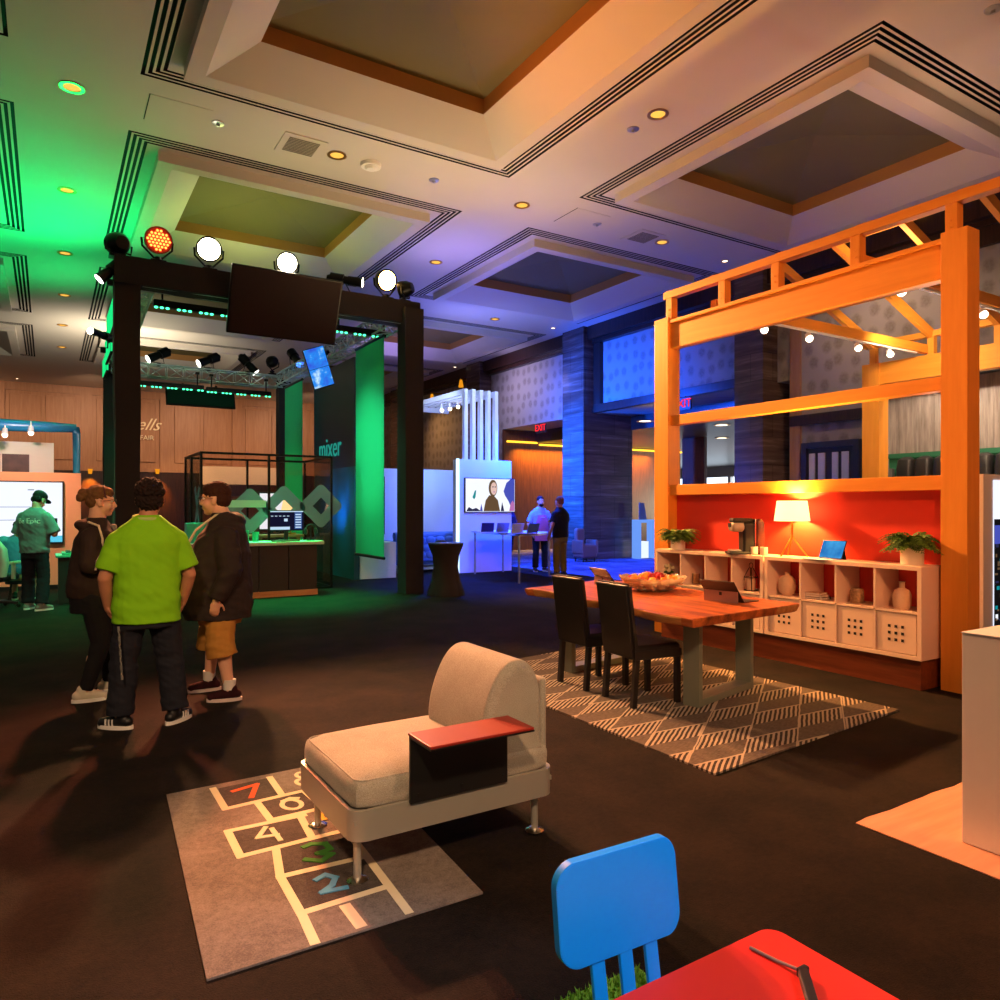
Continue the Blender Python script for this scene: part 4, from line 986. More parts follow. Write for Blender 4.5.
# things in the open cubbies
M['clay'] = mat('pale_clay', (226, 196, 168), .7, var=.1, scale=30, bump=.3, bscale=60)
def onshelf(px, x=6.36): return (x, yu(px, x), SH)
vp = [(0, 0), (.045, 0), (.075, .03), (.088, .09), (.08, .15), (.05, .19), (.022, .2), (.02, .222), (.026, .228), (.016, .228), (.014, .2), (0, .19)]
b = MB(); b.lathe(vp, n=28); o = b.build('vase', M['clay'], None, onshelf(787)); tag(o, 'rounded pale clay vase in the left cubby of the right shelving unit', 'vase')
vp2 = [(0, 0), (.06, 0), (.072, .02), (.075, .12), (.06, .16), (.024, .18), (.022, .225), (.028, .235), (.018, .235), (.016, .18), (0, .17)]
b = MB(); b.lathe(vp2, n=28); o = b.build('vase', M['clay'], None, onshelf(902)); tag(o, 'straight sided clay bottle vase in the rightmost cubby', 'vase')
b = MB(); b.lathe([(0, 0), (.05, 0), (.06, .03), (.06, .11), (.05, .135), (.042, .135), (.05, .11), (.05, .02), (0, .015)], n=24); o = b.build('patterned_jar', mat('mosaic_glaze', (150, 120, 90), .25, var=.9, scale=40), None, onshelf(857)); tag(o, 'mottled grey round jar in the third cubby of the right shelving unit', 'jar')
bk = [(.2, .15, .022, (70, 40, 36)), (.19, .14, .018, (225, 210, 195)), (.17, .14, .02, (190, 150, 120))]; z = SH
for k, (w_, d_, h_, cc) in enumerate(bk):
    t = thing('book', ['dark covered book at the bottom of the small stack in the second cubby', 'pale book in the middle of the small stack in the second cubby', 'tan book on top of the small stack in the second cubby'][k], 'book', (6.34, yu(817, 6.34) + .01 * k, z), R(3 * k), 'books stacked in the second cubby')
    b = MB(); b.box((0, 0, .0015), (d_, w_, .003)); b.box((0, 0, h_ - .0015), (d_, w_, .003)); b.box((d_ / 2 - .0015, 0, h_ / 2), (.003, w_, h_)); P1('cover', b, mat('book_cover', cc, .6), t)
    b = MB(); b.box((-.003, 0, h_ / 2), (d_ - .012, w_ - .008, h_ - .006)); P1('pages', b, M['white'], t); z += h_ + .0005
M['clr'] = glass('clear_glass', (250, 245, 235), .8)
b = MB(); b.lathe([(0, .004), (.04, .004), (.04, .12), (.043, .12), (.043, 0), (0, 0)]); o = b.build('glass_tumbler', M['clr'], None, onshelf(696)); tag(o, 'clear glass tumbler in the second cubby of the far shelving unit', 'glass')
t = thing('flower_vase', 'small vase of white flowers in the far left cubby', 'vase', onshelf(668))
b = MB(); b.lathe([(0, 0), (.04, 0), (.05, .05), (.03, .09), (.035, .1)]); P1('vase_body', b, mat('dark_glaze', (50, 40, 34), .3), t)
b = MB(); rnd = random.Random(4)
for k in range(16): b.ell((rnd.uniform(-.05, .05), rnd.uniform(-.06, .06), .14 + rnd.uniform(-.03, .05)), rnd.uniform(.014, .024), n=8)
P1('blossom', b, mat('cream_petals', (230, 220, 180), .7), t)
b = MB(); 
for k in range(14): a_ = k * .9; b.ell((.045 * math.cos(a_), .05 * math.sin(a_), .1 + .01 * (k % 3)), (.02, .03, .006), n=8)
P1('leaves', b, M['leaf'], t)
t = thing('wire_lantern', 'dark wire lantern holding a pale bottle in the fourth cubby', 'lantern', onshelf(751))
b = MB()
for k in range(4): a_ = PI / 2 * k + PI / 4; b.tube([(.07 * math.cos(a_), .07 * math.sin(a_), 0), (.07 * math.cos(a_), .07 * math.sin(a_), .14), (.02 * math.cos(a_), .02 * math.sin(a_), .24)], .004)
b.tube([(.07 * math.cos(2 * PI * k / 12), .07 * math.sin(2 * PI * k / 12), .005) for k in range(12)], .004, closed=True); b.tube([(.07 * math.cos(2 * PI * k / 12), .07 * math.sin(2 * PI * k / 12), .14) for k in range(12)], .004, closed=True)
b.tube([(.03 * math.cos(2 * PI * k / 12), 0, .265 + .03 * math.sin(2 * PI * k / 12)) for k in range(12)], .003, closed=True); P1('wire_frame', b, M['blackm'], t)
b = MB(); b.lathe([(0, .004), (.045, .004), (.048, .1), (.04, .13), (.015, .15), (0, .15)]); P1('candle', b, M['clay'], t)

# ---- booth behind the frame
M['greyw'] = wood('grey_weathered_boards', (96, 84, 76), (160, 148, 138), .6, 'z', .6)
M['greenp'] = mat('green_felt', (24, 92, 60), .8); M['leath'] = mat('black_leather', (34, 32, 32), .35)
t = thing('plank_wall', 'grey weathered plank wall with a green stripe behind the timber frame', 'partition', (12.35, 4.6, 0))
b = MB()
k = 0; y = -2.6
while y < 2.5: b.bb((0, y, 2.46), (.06, y + .29, 3.62)); y += .295
b.bb((-.5, 2.58, 0), (.06, 2.66, 3.62)); P1('boards', b, M['greyw'], t)
b = MB(); b.bb((-.03, -2.6, 2.38), (.06, 2.58, 2.46)); P1('stripe', b, M['greenp'], t)
b = MB(); b.bb((.0, -2.6, 0), (.06, 2.58, 2.38)); P1('lower_panel', b, M['greenp'], t)
b = MB(); b.bb((-.2, -2.6, 3.62), (.1, 2.66, 3.76)); P1('top_beam', b, M['black'], t)
ye = Px(896, 470, 12.2).y - 4.6
t = thing('banquette', 'black leather banquette with rounded upright cushions seen over the sill', 'banquette', (12.25, 4.6, 0))
b = MB(); y = ye
while y > ye - 1.75: b.loft([(-.02, y - .15, .5, .12, .14), (-.02, y - .15, 2.18, .12, .14), (.0, y - .15, 2.34, .1, .13), (.02, y - .15, 2.39, .04, .06)], n=16, e=2.6); y -= .3
P1('backrest', b, M['leath'], t)
b = MB(); b.bb((-.7, ye - 1.9, .1), (.06, ye, .5), None, .05); P1('seat', b, M['leath'], t)
b = MB(); b.box((-.06, ye + .07, 1.1), (.1, .06, 2.2), None, .01); P1('end_rail', b, M['steel'], t)
t = thing('storage_cabinet', 'cream cabinet with pull handles below the plank wall at the right', 'cabinet', (12.1, 3.9, 0))
b = MB(); b.bb((-.35, -.9, 0), (.2, .8, 2.3), None, .01); P1('body', b, M['lam'], t)
for k in range(3):
    b = MB(); b.bb((-.375, -.85 + k * .55, .1), (-.352, -.33 + k * .55, 2.22), None, .006); d_ = P1('door', b, M['lam'], t)
    b = MB(); b.tube([(-.37, -.75 + k * .55, 2.0), (-.41, -.75 + k * .55, 2.0), (-.41, -.45 + k * .55, 2.0), (-.37, -.45 + k * .55, 2.0)], .012); P1('handle', b, M['steel'], d_)
# screen panel right of the post
t = thing('display_kiosk', 'white framed display panel at the right edge behind the orange post', 'display panel', (8.3, 3.5, 0))
xl = Py(983.5, 500, 3.5).x - 8.3; xm = Py(993, 500, 3.5).x - 8.3; zt2 = Py(985, 474, 3.5).z; zs = Py(994, 480, 3.5).z; zb2 = Py(994, 560, 3.5).z
b = MB(); b.bb((xl, 0, 0), (xl + 1.5, .12, zt2), None, .004); P1('frame', b, M['white'], t)
b = MB(); b.bb((xm, -.01, .35), (xl + 1.4, .0, zs), M['whscr'])
rnd = random.Random(9); pcs = [pc['nv'], pc['br'], pc['vi'], pc['w'], pc['tq']]
dk_ = E_('pic_dark', (30, 26, 26), .5)
b.bb((xm, -.014, .35), (xl + 1.4, -.01, zs - .38), dk_)
for k in range(90): x_ = rnd.uniform(xm + .02, xl + 1.3); z_ = rnd.uniform(.4, zs - .42); b.box((x_, -.016, z_), (rnd.uniform(.02, .06), .004, rnd.uniform(.015, .05)), pcs[k % 5])
b.bb((xm, -.018, zs - .62), (xm + .5, -.014, zs - .44), pc['vi']); P1('display', b, None, t)
# ================================================================ RUGS, DINING TABLE, CHAIRS
def hatchrug():
    t = NT('hatched_rug'); v = t.coord(); sp = t.n('ShaderNodeSeparateXYZ'); t.t.links.new(v, sp.inputs[0]); X, Y = sp.outputs[0], sp.outputs[1]
    wob = t.ma('MULTIPLY', t.ma('SUBTRACT', t.noise(v, 9, 2), .5), .012)
    u = t.ma('ADD', t.ma('ADD', t.ma('MULTIPLY', X, -.573), t.ma('MULTIPLY', Y, .82)), wob)
    w_ = t.ma('ADD', t.ma('ADD', t.ma('MULTIPLY', Y, 1.0), t.ma('MULTIPLY', X, .05)), wob)
    a = t.ma('DIVIDE', u, .3); fa = t.ma('FLOOR', a); fr = t.ma('SUBTRACT', a, fa)
    par_ = t.ma('MODULO', t.ma('ABSOLUTE', fa), 2.)
    bb_ = t.ma('ADD', t.ma('DIVIDE', w_, .4), t.ma('MULTIPLY', par_, .5)); fb = t.ma('SUBTRACT', bb_, t.ma('FLOOR', bb_))
    h1 = t.ma('LESS_THAN', fb, .5)
    st = t.ma('DIVIDE', u, .031); sf = t.ma('SUBTRACT', st, t.ma('FLOOR', st)); stripe = t.ma('LESS_THAN', sf, .48)
    line = t.ma('MAXIMUM', t.ma('LESS_THAN', fr, .035), t.ma('MULTIPLY', t.ma('LESS_THAN', t.ma('ABSOLUTE', t.ma('SUBTRACT', fb, .5)), .02), 1.))
    light = t.ma('MAXIMUM', line, t.ma('MULTIPLY', h1, stripe))
    n2 = t.noise(v, 60, 3); base = t.ramp(t.noise(t.coord((8, 60, 1), (0, 0, .6)), 3, 4), [(.3, lin((66, 58, 52))), (.7, lin((116, 104, 94)))])
    dark = t.mix(t.ma('MULTIPLY', h1, .8), base, lin((48, 40, 36)))
    col = t.mix(t.ma('MULTIPLY', light, .68), dark, lin((196, 178, 156)))
    return t.pbr(col, .95, 0, t.bump(n2, .5, .004), spec=.1)
rc = [V(3.27, 2.93, 0), V(5.5, 3.12, 0), V(5.4, 6.4, 0), V(3.29, 6.08, 0)]
ctr = sum(rc, V(0, 0, 0)) / 4
b = MB(); b.prism([((p - ctr).x, (p - ctr).y) for p in rc], 0, .012); o = b.build('area_rug', hatchrug(), None, ctr + V(0, 0, .001), smooth=False); tag(o, 'grey rug with cream hatched diamonds under the live edge table', 'rug')
# live edge table
M['live'] = wood('live_edge_walnut', (92, 34, 14), (214, 112, 52), .42, 'y', .6, .08)
M['bark'] = wood('pale_live_edge', (150, 88, 40), (214, 150, 84), .5, 'y')
M['oliv'] = mat('olive_grey_steel', (128, 132, 116), .4, .3, var=.05)
TC = V(4.55, 4.8, 0); tz = .012
t = thing('dining_table', 'live edge wooden table on broad grey steel legs', 'table', TC)
rnd = random.Random(2)
def edge(p, q, n, amp, sd):
    o = []
    for k in range(n):
        s_ = k / n; m_ = p.lerp(q, s_); d = (q - p).normalized(); nn = V(d.y, -d.x, 0); o.append(m_ + nn * amp * noise.noise(V(s_ * 4.5 + sd, sd * 2.1, 0)))
    return o
A, B_, C_, D_ = V(3.86, 3.66, 0), V(5.27, 3.8, 0), V(5.2, 6.2, 0), V(3.98, 5.92, 0)
poly = edge(A, B_, 4, .01, 1) + edge(B_, C_, 18, .1, 3) + edge(C_, D_, 4, .01, 5) + edge(D_, A, 20, .11, 8)
pl = [((p - TC).x, (p - TC).y) for p in poly]; cc = (0, 0)
tb = bmesh.new(); n = len(pl)
lv = []
for z_, s_ in ((.69, .955), (.70, .975), (.745, 1.0), (.757, .995), (.76, .985)): lv.append([tb.verts.new((x * s_, y * (s_ if abs(y) < 1.0 else (1 + s_) / 2), z_)) for x, y in pl])
for L1_, L2_ in zip(lv, lv[1:]):
    for k in range(n): tb.faces.new([L1_[k], L1_[(k + 1) % n], L2_[(k + 1) % n], L2_[k]])
tb.faces.new(lv[0][::-1]); tb.faces.new(lv[-1])
b = MB(); b.slot(M['live']); b.slot(M['bark']); b.add(tb, M['live'])
for f_ in b.bm.faces:
    nrm = f_.normal; f_.normal_update()
    if abs(f_.normal.z) < .75 and abs(f_.calc_center_median().y) < 1.02: f_.material_index = 1
P1('tabletop', b, None, t)
def sled(c, ang, name):
    b = MB(); T = Matrix.Translation(c) @ Matrix.Rotation(ang, 4, 'Z')
    w_, h_, r_ = .92, .675, .14
    for s_ in (-1, 1): b.box((s_ * (w_ / 2 - .04), 0, h_ / 2), (.055, r_, h_), None, .004, Mx=T)
    b.box((0, 0, .03), (w_ - .1, r_, .055), None, .004, Mx=T); b.box((0, 0, h_ - .0275), (w_ - .1, r_, .055), None, .004, Mx=T); P1(name, b, M['oliv'], t)
sled((.1, -.69, tz + .001), R(13), 'leg'); sled((.0, .72, tz + .001), R(8), 'leg')
# dining chairs
M['dleath'] = mat('dark_leather', (17, 13, 13), .38, var=.15, scale=30, bump=.1)
M['dleg'] = mat('black_wood_leg', (20, 15, 14), .4)
def chair(loc, rz, label):   # faces +x at rz = 0
    t = thing('dining_chair', label, 'chair', loc, rz, 'dark leather dining chairs at the live edge table')
    b = MB(); b.box((.0, 0, .42), (.44, .43, .11), None, .03, seg=3); b.box((0, 0, .4), (.45, .44, .07), None, .01); P1('seat', b, M['dleath'], t)
    b = MB(); tb_ = bmesh.new(); bmesh.ops.create_cube(tb_, size=1.); bmesh.ops.scale(tb_, vec=(.06, .43, .58), verts=tb_.verts); bmesh.ops.bevel(tb_, geom=tb_.edges[:], offset=.018, segments=3, affect='EDGES')
    for v in tb_.verts: v.co.x -= (v.co.z + .29) * .13; 
    b.add(tb_, None, Matrix.Translation((-.2, 0, .66))); P1('backrest', b, M['dleath'], t)
    b = MB(); b.tube([(-.275, -.2, .945), (-.278, 0, .95), (-.275, .2, .945)], .006); P1('piping', b, M['dleath'], t)
    for sx, sy in ((-.19, -.19), (-.19, .19), (.2, -.19), (.2, .19)):
        b = MB(); k = -.03 if sx < 0 else 0; b.bar((sx, sy, .4), (sx + k, sy, 0), .042, .042, None, .004); P1('leg', b, M['dleg'], t)
    return t
chair((4.05, 4.99, .013), R(-2), 'dark leather dining chair at the far end of the table side')
chair((4.04, 4.37, .013), R(-6), 'dark leather dining chair nearer the sofa')
# tablets, bowl, fruit
tabA = Pz(600, 586, .76); tabB = Pz(718, 602, .76)
M['tabw'] = mat('warm_grey_metal', (150, 116, 108), .35, .3)
tablet_('tablet', 'folded back tablet on the table left of the fruit bowl', (tabA.x + .1, tabA.y - .02, .76), R(82), R(38), M['tabw'], 'tablets standing on the live edge table', .32, .22, False)
tablet_('tablet', 'tablet with a keyboard cover at the near end of the table', (tabB.x + .1, tabB.y, .76), R(97), R(40), M['tabw'], 'tablets standing on the live edge table', .34, .23, True)
bw = Pz(655, 593, .76); bx, by = bw.x + .12, bw.y + .16
t = thing('fruit_bowl', 'wide pressed glass bowl full of fruit on the table', 'bowl', (bx, by, .76))
b = MB(); n = 40; tb = bmesh.new(); rings = []
for r, z in [(.09, 0), (.11, .004), (.2, .035), (.285, .09), (.315, .135), (.303, .135), (.275, .095), (.195, .043), (.1, .012)]:
    rings.append([tb.verts.new((r * (1 + .03 * math.cos(14 * 2 * PI * k / n) * (r > .25)) * math.cos(2 * PI * k / n), r * (1 + .03 * math.cos(14 * 2 * PI * k / n) * (r > .25)) * math.sin(2 * PI * k / n), z + (.012 * math.cos(14 * 2 * PI * k / n) if r > .28 else 0))) for k in range(n)])
for A_, B2 in zip(rings, rings[1:]):
    for k in range(n): tb.faces.new([A_[k], A_[(k + 1) % n], B2[(k + 1) % n], B2[k]])
tb.faces.new(rings[0][::-1]); tb.faces.new(rings[-1]); b.add(tb)
for k in range(14):
    a_ = 2 * PI * k / 14
    for r, z in ((.13, .018), (.2, .042), (.26, .082)): b.ell((r * math.cos(a_), r * math.sin(a_), z - .008), (.022, .022, .012), n=8)
P1('bowl', b, glass('pressed_glass', (255, 252, 246), 1., .06, .28, (244, 232, 205)), t)
M['frR'] = mat('red_apple_skin', (170, 30, 26), .3, var=.3); M['frO'] = mat('orange_peel', (235, 130, 30), .45, bump=.2); M['frY'] = mat('yellow_peach_skin', (236, 170, 60), .45, var=.2); M['stem'] = mat('fruit_stem', (70, 46, 26), .7)
rnd = random.Random(11); k = 0
spots = [(.13 * math.cos(a_), .13 * math.sin(a_), .075) for a_ in [2 * PI * i / 8 for i in range(8)]] + [(0, 0, .06)] + [(.2 * math.cos(a_ + .3), .2 * math.sin(a_ + .3), .105) for a_ in [2 * PI * i / 12 for i in range(12)]] + [(.075 * math.cos(a_ + .2), .075 * math.sin(a_ + .2), .135) for a_ in [2 * PI * i / 5 for i in range(5)]]
def fruit(i, x, y, z):
    kind = 'OYOYRORYO'[i % 9] if z < .12 else 'RROYR'[i % 5]
    nm = {'R': 'apple', 'O': 'orange', 'Y': 'peach'}[kind]
    lab = {'R': 'red apple heaped in the pressed glass bowl', 'O': 'orange heaped in the pressed glass bowl', 'Y': 'yellow peach heaped in the pressed glass bowl'}[kind]
    t = thing(nm, lab, nm, (bx + x, by + y, .76 + z), rnd.uniform(0, 6), {'R': 'apples in the bowl', 'O': 'oranges in the bowl', 'Y': 'peaches in the bowl'}[kind])
    r = .042; b = MB(); b.lathe([(0, r * .78), (r * .25, r * .9), (r * .6, r * .8), (r * .98, r * .2), (r * .95, -r * .3), (r * .6, -r * .82), (r * .2, -r * .92), (0, -r * .85)], n=18); P1('skin', b, M['fr' + kind], t)
    b = MB(); b.tube([(0, 0, r * .7), (.002, .002, r * 1.05), (.006, .003, r * 1.3)], .0025, n=6); P1('stem', b, M['stem'], t)
for i, (x, y, z) in enumerate(spots): fruit(i, x, y, z)

# ================================================================ HOPSCOTCH RUG
q = [V(.54, 4.27, 0), V(.44, 2.53, 0), V(1.48, 2.52, 0), V(1.6, 4.3, 0)]
M['hrug'] = carpet('play_rug_grey', (104, 92, 84), (140, 126, 116), 3., .4)
M['hd'] = carpet('play_rug_dark_square', (66, 58, 54), (92, 82, 76), 3., .4)
hc = {'cream': mat('rug_cream', (226, 208, 170), .95), 'or': mat('rug_orange', (226, 92, 34), .95), 'ye': mat('rug_yellow', (230, 180, 40), .95), 'gr': mat('rug_green', (60, 130, 40), .95), 'bl': mat('rug_blue', (80, 150, 190), .95), 'red': mat('rug_dark_red', (110, 50, 44), .95)}
o_ = V(.44, 2.53, .001)
b = MB()
b.prism([((p - o_).x, (p - o_).y) for p in q], 0, .008, M['hrug'])
def rp(px, py): p = Pz(px, py, .009); return V(p.x - o_.x, p.y - o_.y, 0)
def zz(px, py): return (150 + px * .35, 750 + py * .35)
ZC = [0.]
def stroke(pts, w_, m, z=.0085, raw=False):
    P = [p if raw else rp(*zz(*p)) for p in pts]
    for a_, c_ in zip(P, P[1:]):
        d = (c_ - a_).normalized(); nn = V(-d.y, d.x, 0) * w_ / 2; e_ = d * w_ * .4
        ZC[0] += .00004; z_ = z + ZC[0] - .0000
        b.prism([((a_ - nn - e_).x, (a_ - nn - e_).y), ((c_ - nn + e_).x, (c_ - nn + e_).y), ((c_ + nn + e_).x, (c_ + nn + e_).y), ((a_ + nn - e_).x, (a_ + nn - e_).y)], .006, z_, m)
def fillq(pts, m, z=.0083): b.prism([(rp(*zz(*p)).x, rp(*zz(*p)).y) for p in pts], .006, z, m)
def G2(u, v): return V(.44 + u * .0, 0, 0)
# squares read straight off the rug's own plane
fillq([(360, 285), (560, 228), (620, 300), (385, 365)], M['hd']); fillq([(385, 365), (615, 305), (685, 385), (430, 468)], M['hd'])
fillq([(195, 110), (345, 78), (390, 125), (215, 168)], hc['red'] if False else M['hd']); fillq([(300, 148), (440, 115), (500, 165), (345, 200)], M['hd']); fillq([(222, 232), (430, 190), (460, 245), (252, 305)], M['hd'])
cw_ = .036
lines = [[(180, 110), (215, 168), (440, 116)], [(342, 78), (375, 125)], [(305, 148), (345, 200)], [(440, 116), (500, 168)], [(345, 200), (560, 150)],
         [(222, 232), (440, 186)], [(222, 232), (258, 304), (560, 228)], [(430, 190), (460, 245)], [(360, 284), (372, 362), (432, 468)], [(372, 362), (618, 304)], [(560, 228), (620, 305), (738, 462)], [(432, 466), (684, 388)], [(432, 466), (470, 549)]]
for l_ in lines: stroke(l_, cw_, hc['cream'])
stroke([(560, 448), (600, 500)], .045, hc['cream'])
dz = .0085
stroke([(238, 118), (305, 98)], .03, hc['or'], dz); stroke([(305, 98), (290, 135)], .03, hc['or'], dz)
def circ_(cx, cy, rx, ry, a0=0, a1=360, n=18): return [(cx + rx * math.cos(R(a0 + (a1 - a0) * k / n)), cy + ry * math.sin(R(a0 + (a1 - a0) * k / n))) for k in range(n + 1)]
stroke(circ_(405, 156, 28, 13), .024, hc['cream'], dz); stroke([(378, 158), (380, 146), (400, 138), (422, 138)], .024, hc['cream'], dz)
stroke(circ_(432, 72, 14, 7), .022, hc['cream'], dz); stroke(circ_(434, 92, 16, 8), .022, hc['cream'], dz)
stroke([(330, 222), (308, 252), (365, 243)], .024, hc['cream'], dz); stroke([(348, 226), (372, 258)], .024, hc['cream'], dz)
stroke([(520, 180), (488, 184), (494, 200), (520, 194), (530, 210)], .022, hc['ye'], dz)
stroke([(440, 278), (460, 270), (500, 268), (515, 284), (480, 296), (520, 298), (490, 318), (445, 314)], .028, hc['gr'], dz)
stroke([(475, 372), (500, 358), (530, 366), (520, 388), (492, 408), (560, 394)], .026, hc['bl'], dz)
o = b.build('hopscotch_rug', None, None, o_, smooth=False); tag(o, 'grey play rug printed with a numbered hopscotch grid under the armchair', 'rug')

# ================================================================ ARMCHAIR
def fabric():
    t = NT('beige_weave'); v = t.coord(); n1 = t.noise(v, 260, 2); n2 = t.noise(v, 5, 3)
    col = t.ramp(t.ma('ADD', t.ma('MULTIPLY', n1, .75), t.ma('MULTIPLY', n2, .25)), [(.3, lin((132, 122, 108))), (.7, lin((190, 180, 164)))])
    return t.pbr(col, .9, 0, t.bump(n1, .5, .002), spec=.2, sheen=.2)
M['fab'] = fabric(); M['anod'] = mat('anodised_aluminium', (190, 184, 172), .38, .55, var=.03)
AX0, AX1, AY0, AY1 = 1.035, 2.045, 2.80, 3.55
AO = V(1.54, 3.175, .0085)
t = thing('armchair', 'beige armchair on a pale metal frame with a black side tray', 'armchair', AO)
def ac(x, y, z): return (x - AO.x, y - AO.y, z)
b = MB()   # rounded frame band
def rrect(x0, x1, y0, y1, r, n=6):
    o = []
    for cx, cy, a0 in ((x1 - r, y1 - r, 0), (x0 + r, y1 - r, 90), (x0 + r, y0 + r, 180), (x1 - r, y0 + r, 270)):
        for k in range(n + 1): a_ = R(a0 + 90 * k / n); o.append((cx + r * math.cos(a_), cy + r * math.sin(a_)))
    return o
ro = rrect(AX0 - AO.x, AX1 - AO.x, AY0 - AO.y, AY1 - AO.y, .07); ri = rrect(AX0 - AO.x + .018, AX1 - AO.x - .018, AY0 - AO.y + .018, AY1 - AO.y - .018, .055)
tb = bmesh.new(); n = len(ro)
R1 = [tb.verts.new((x, y, .185)) for x, y in ro]; R2 = [tb.verts.new((x, y, .31)) for x, y in ro]; R3 = [tb.verts.new((x, y, .31)) for x, y in ri]; R4 = [tb.verts.new((x, y, .185)) for x, y in ri]
for P_, Q_ in ((R1, R2), (R2, R3), (R3, R4), (R4, R1)):
    for k in range(n): tb.faces.new([P_[k], P_[(k + 1) % n], Q_[(k + 1) % n], Q_[k]])
b.add(tb); b.box((0, 0, .26), (AX1 - AX0 - .03, AY1 - AY0 - .03, .02)); P1('frame', b, M['anod'], t)
for x, y in ((1.085, 2.87), (1.97, 2.87), (1.11, 3.47), (1.97, 3.47)):
    b = MB(); b.cyl(ac(x, y, .0), ac(x, y, .25), .0165, n=14); lg = P1('leg', b, M['anod'], t)
    b = MB(); b.lathe([(0, .0), (.043, .0), (.045, .005), (.038, .011), (.02, .016), (0, .016)], c=ac(x, y, 0)); P1('foot_disc', b, M['chrome'], lg)
def cushion(c, d, r, bulge, seed, rings=10):
    tb = bmesh.new(); bmesh.ops.create_cube(tb, size=1.); bmesh.ops.subdivide_edges(tb, edges=tb.edges[:], cuts=rings, use_grid_fill=True)
    for v in tb.verts:
        p = v.co * 2; q = V(p.x * d[0] / 2, p.y * d[1] / 2, p.z * d[2] / 2)
        i_ = V(*[max(-(d[k] / 2 - r), min(d[k] / 2 - r, q[k])) for k in range(3)]); e_ = q - i_
        if e_.length > r: e_ = e_.normalized() * r
        q = i_ + e_
        q.z += bulge * (1 - min(1, abs(p.x)) ** 2) * (1 - min(1, abs(p.y)) ** 2) * (p.z)
        q += q.normalized() * noise.noise(q * 6 + V(seed, 0, 0)) * .006
        v.co = q + V(*c)
    return tb
b = MB(); b.add(cushion(ac(1.54, 3.175, .36), (.985, .725, .15), .06, .026, 1)); s_ = P1('seat_cushion', b, M['fab'], t)
b = MB(); b.tube([ac(x + 1.54, y + 3.175, .418) for x, y in rrect(-.47, .47, -.34, .34, .05)], .0045, closed=True, n=6); P1('piping', b, M['fab'], s_)
# backrest: thick rounded slab leaning back
b = MB(); tb = bmesh.new(); key = [(-.16, .0), (-.185, .05), (-.178, .15), (-.15, .25), (-.11, .335), (-.06, .395), (.0, .42), (.06, .405), (.11, .35), (.135, .26), (.14, .13), (.14, 0)]
prof = []
for k in range(len(key) - 1):
    p0, p1, p2, p3 = [V(*key[max(0, min(len(key) - 1, k + q))], 0) for q in (-1, 0, 1, 2)]
    for m_ in range(4):
        u = m_ / 4; c_ = .5 * ((2 * p1) + (p2 - p0) * u + (2 * p0 - 5 * p1 + 4 * p2 - p3) * u * u + (3 * p1 - p0 - 3 * p2 + p3) * u ** 3); prof.append((c_.x, c_.y))
prof.append(key[-1]); HB, rb = .295, .04; rr_ = []
yl = [-HB + rb * (1 - math.cos(PI / 2 * k / 6)) for k in range(7)] + [-.12, 0, .12] + [HB - rb * (1 - math.cos(PI / 2 * k / 6)) for k in range(6, -1, -1)]
for y in yl:
    u = max(0, (abs(y) - (HB - rb)) / rb); ins_ = rb * (1 - math.sqrt(max(0, 1 - u * u)))
    rr_.append([tb.verts.new(V(x - math.copysign(min(ins_, abs(x + .01)), x + .01) * min(1, z / .05 + .3), y, max(0, z - (ins_ if z > .3 else ins_ * z / .3)))) for x, z in prof])
for A_, B2 in zip(rr_, rr_[1:]):
    for k in range(len(prof)): tb.faces.new([A_[k], A_[(k + 1) % len(prof)], B2[(k + 1) % len(prof)], B2[k]])
tb.faces.new(rr_[0][::-1]); tb.faces.new(rr_[-1]); b.add(tb, None, Matrix.Translation(ac(1.85, 3.12, .41))); P1('backrest', b, M['fab'], t, ang=75)
b = MB(); b.box(ac(2.005, 3.17, .5), (.035, .66, .46), None, .015, seg=3); P1('back_support', b, M['fab'], t)
b = MB(); b.bb(ac(1.285, 2.785, .30), ac(1.765, 2.80, .585), None, .002)
for x in (1.32, 1.53, 1.74): b.cyl(ac(x, 2.784, .335), ac(x, 2.78, .335), .006, n=8)
sp_ = P1('side_panel', b, mat('black_laminate', (22, 20, 20), .45), t)
b = MB(); b.bb(ac(1.28, 2.585, .585), ac(1.775, 2.80, .597), None, .004); P1('tray_top', b, mat('red_tray', (150, 40, 28), .4), sp_, 'red topped tray')
b = MB(); b.bb(ac(1.28, 2.585, .578), ac(1.775, 2.784, .585)); P1('tray_underside', b, M['black'], sp_)

# ================================================================ CHILDREN'S TABLE AND CHAIR, SHAG RUG
M['kblue'] = mat('blue_plastic', (2, 146, 252), .4, var=.02); M['kred'] = mat('red_plastic', (225, 40, 28), .38, var=.02)
tz_ = .48; cor = Pz(770, 930, tz_)
ang = math.atan2((Pz(632, 995, tz_) - Pz(752, 938, tz_)).y, (Pz(632, 995, tz_) - Pz(752, 938, tz_)).x)
t = thing('play_table', 'low red children\'s table cut by the bottom edge', 'table', (cor.x + .02, cor.y + .015, 0), ang - PI)
b = MB(); b.prism(rrect(-.77, 0, -.55, 0, .045, 8), tz_ - .03, tz_ - .006)
b.prism(rrect(-.767, -.003, -.547, -.003, .043, 8), tz_ - .006, tz_); P1('tabletop', b, M['kred'], t)
for x, y in ((-.07, -.07), (-.7, -.07), (-.07, -.48), (-.7, -.48)):
    b = MB(); b.cyl((x, y, .01), (x, y, tz_ - .03), .026, .036, n=16); P1('leg', b, M['kred'], t)
a1 = Pz(750, 947, tz_ + .006); a2 = Pz(778, 961, tz_ + .006); a3 = Pz(803, 972, tz_ + .012); a4 = Pz(815, 1012, tz_ + .012)
t = thing('pen_tool', 'black handled tool with a thin bent metal rod on the red table', 'tool', a3 - V(0, 0, .0115))
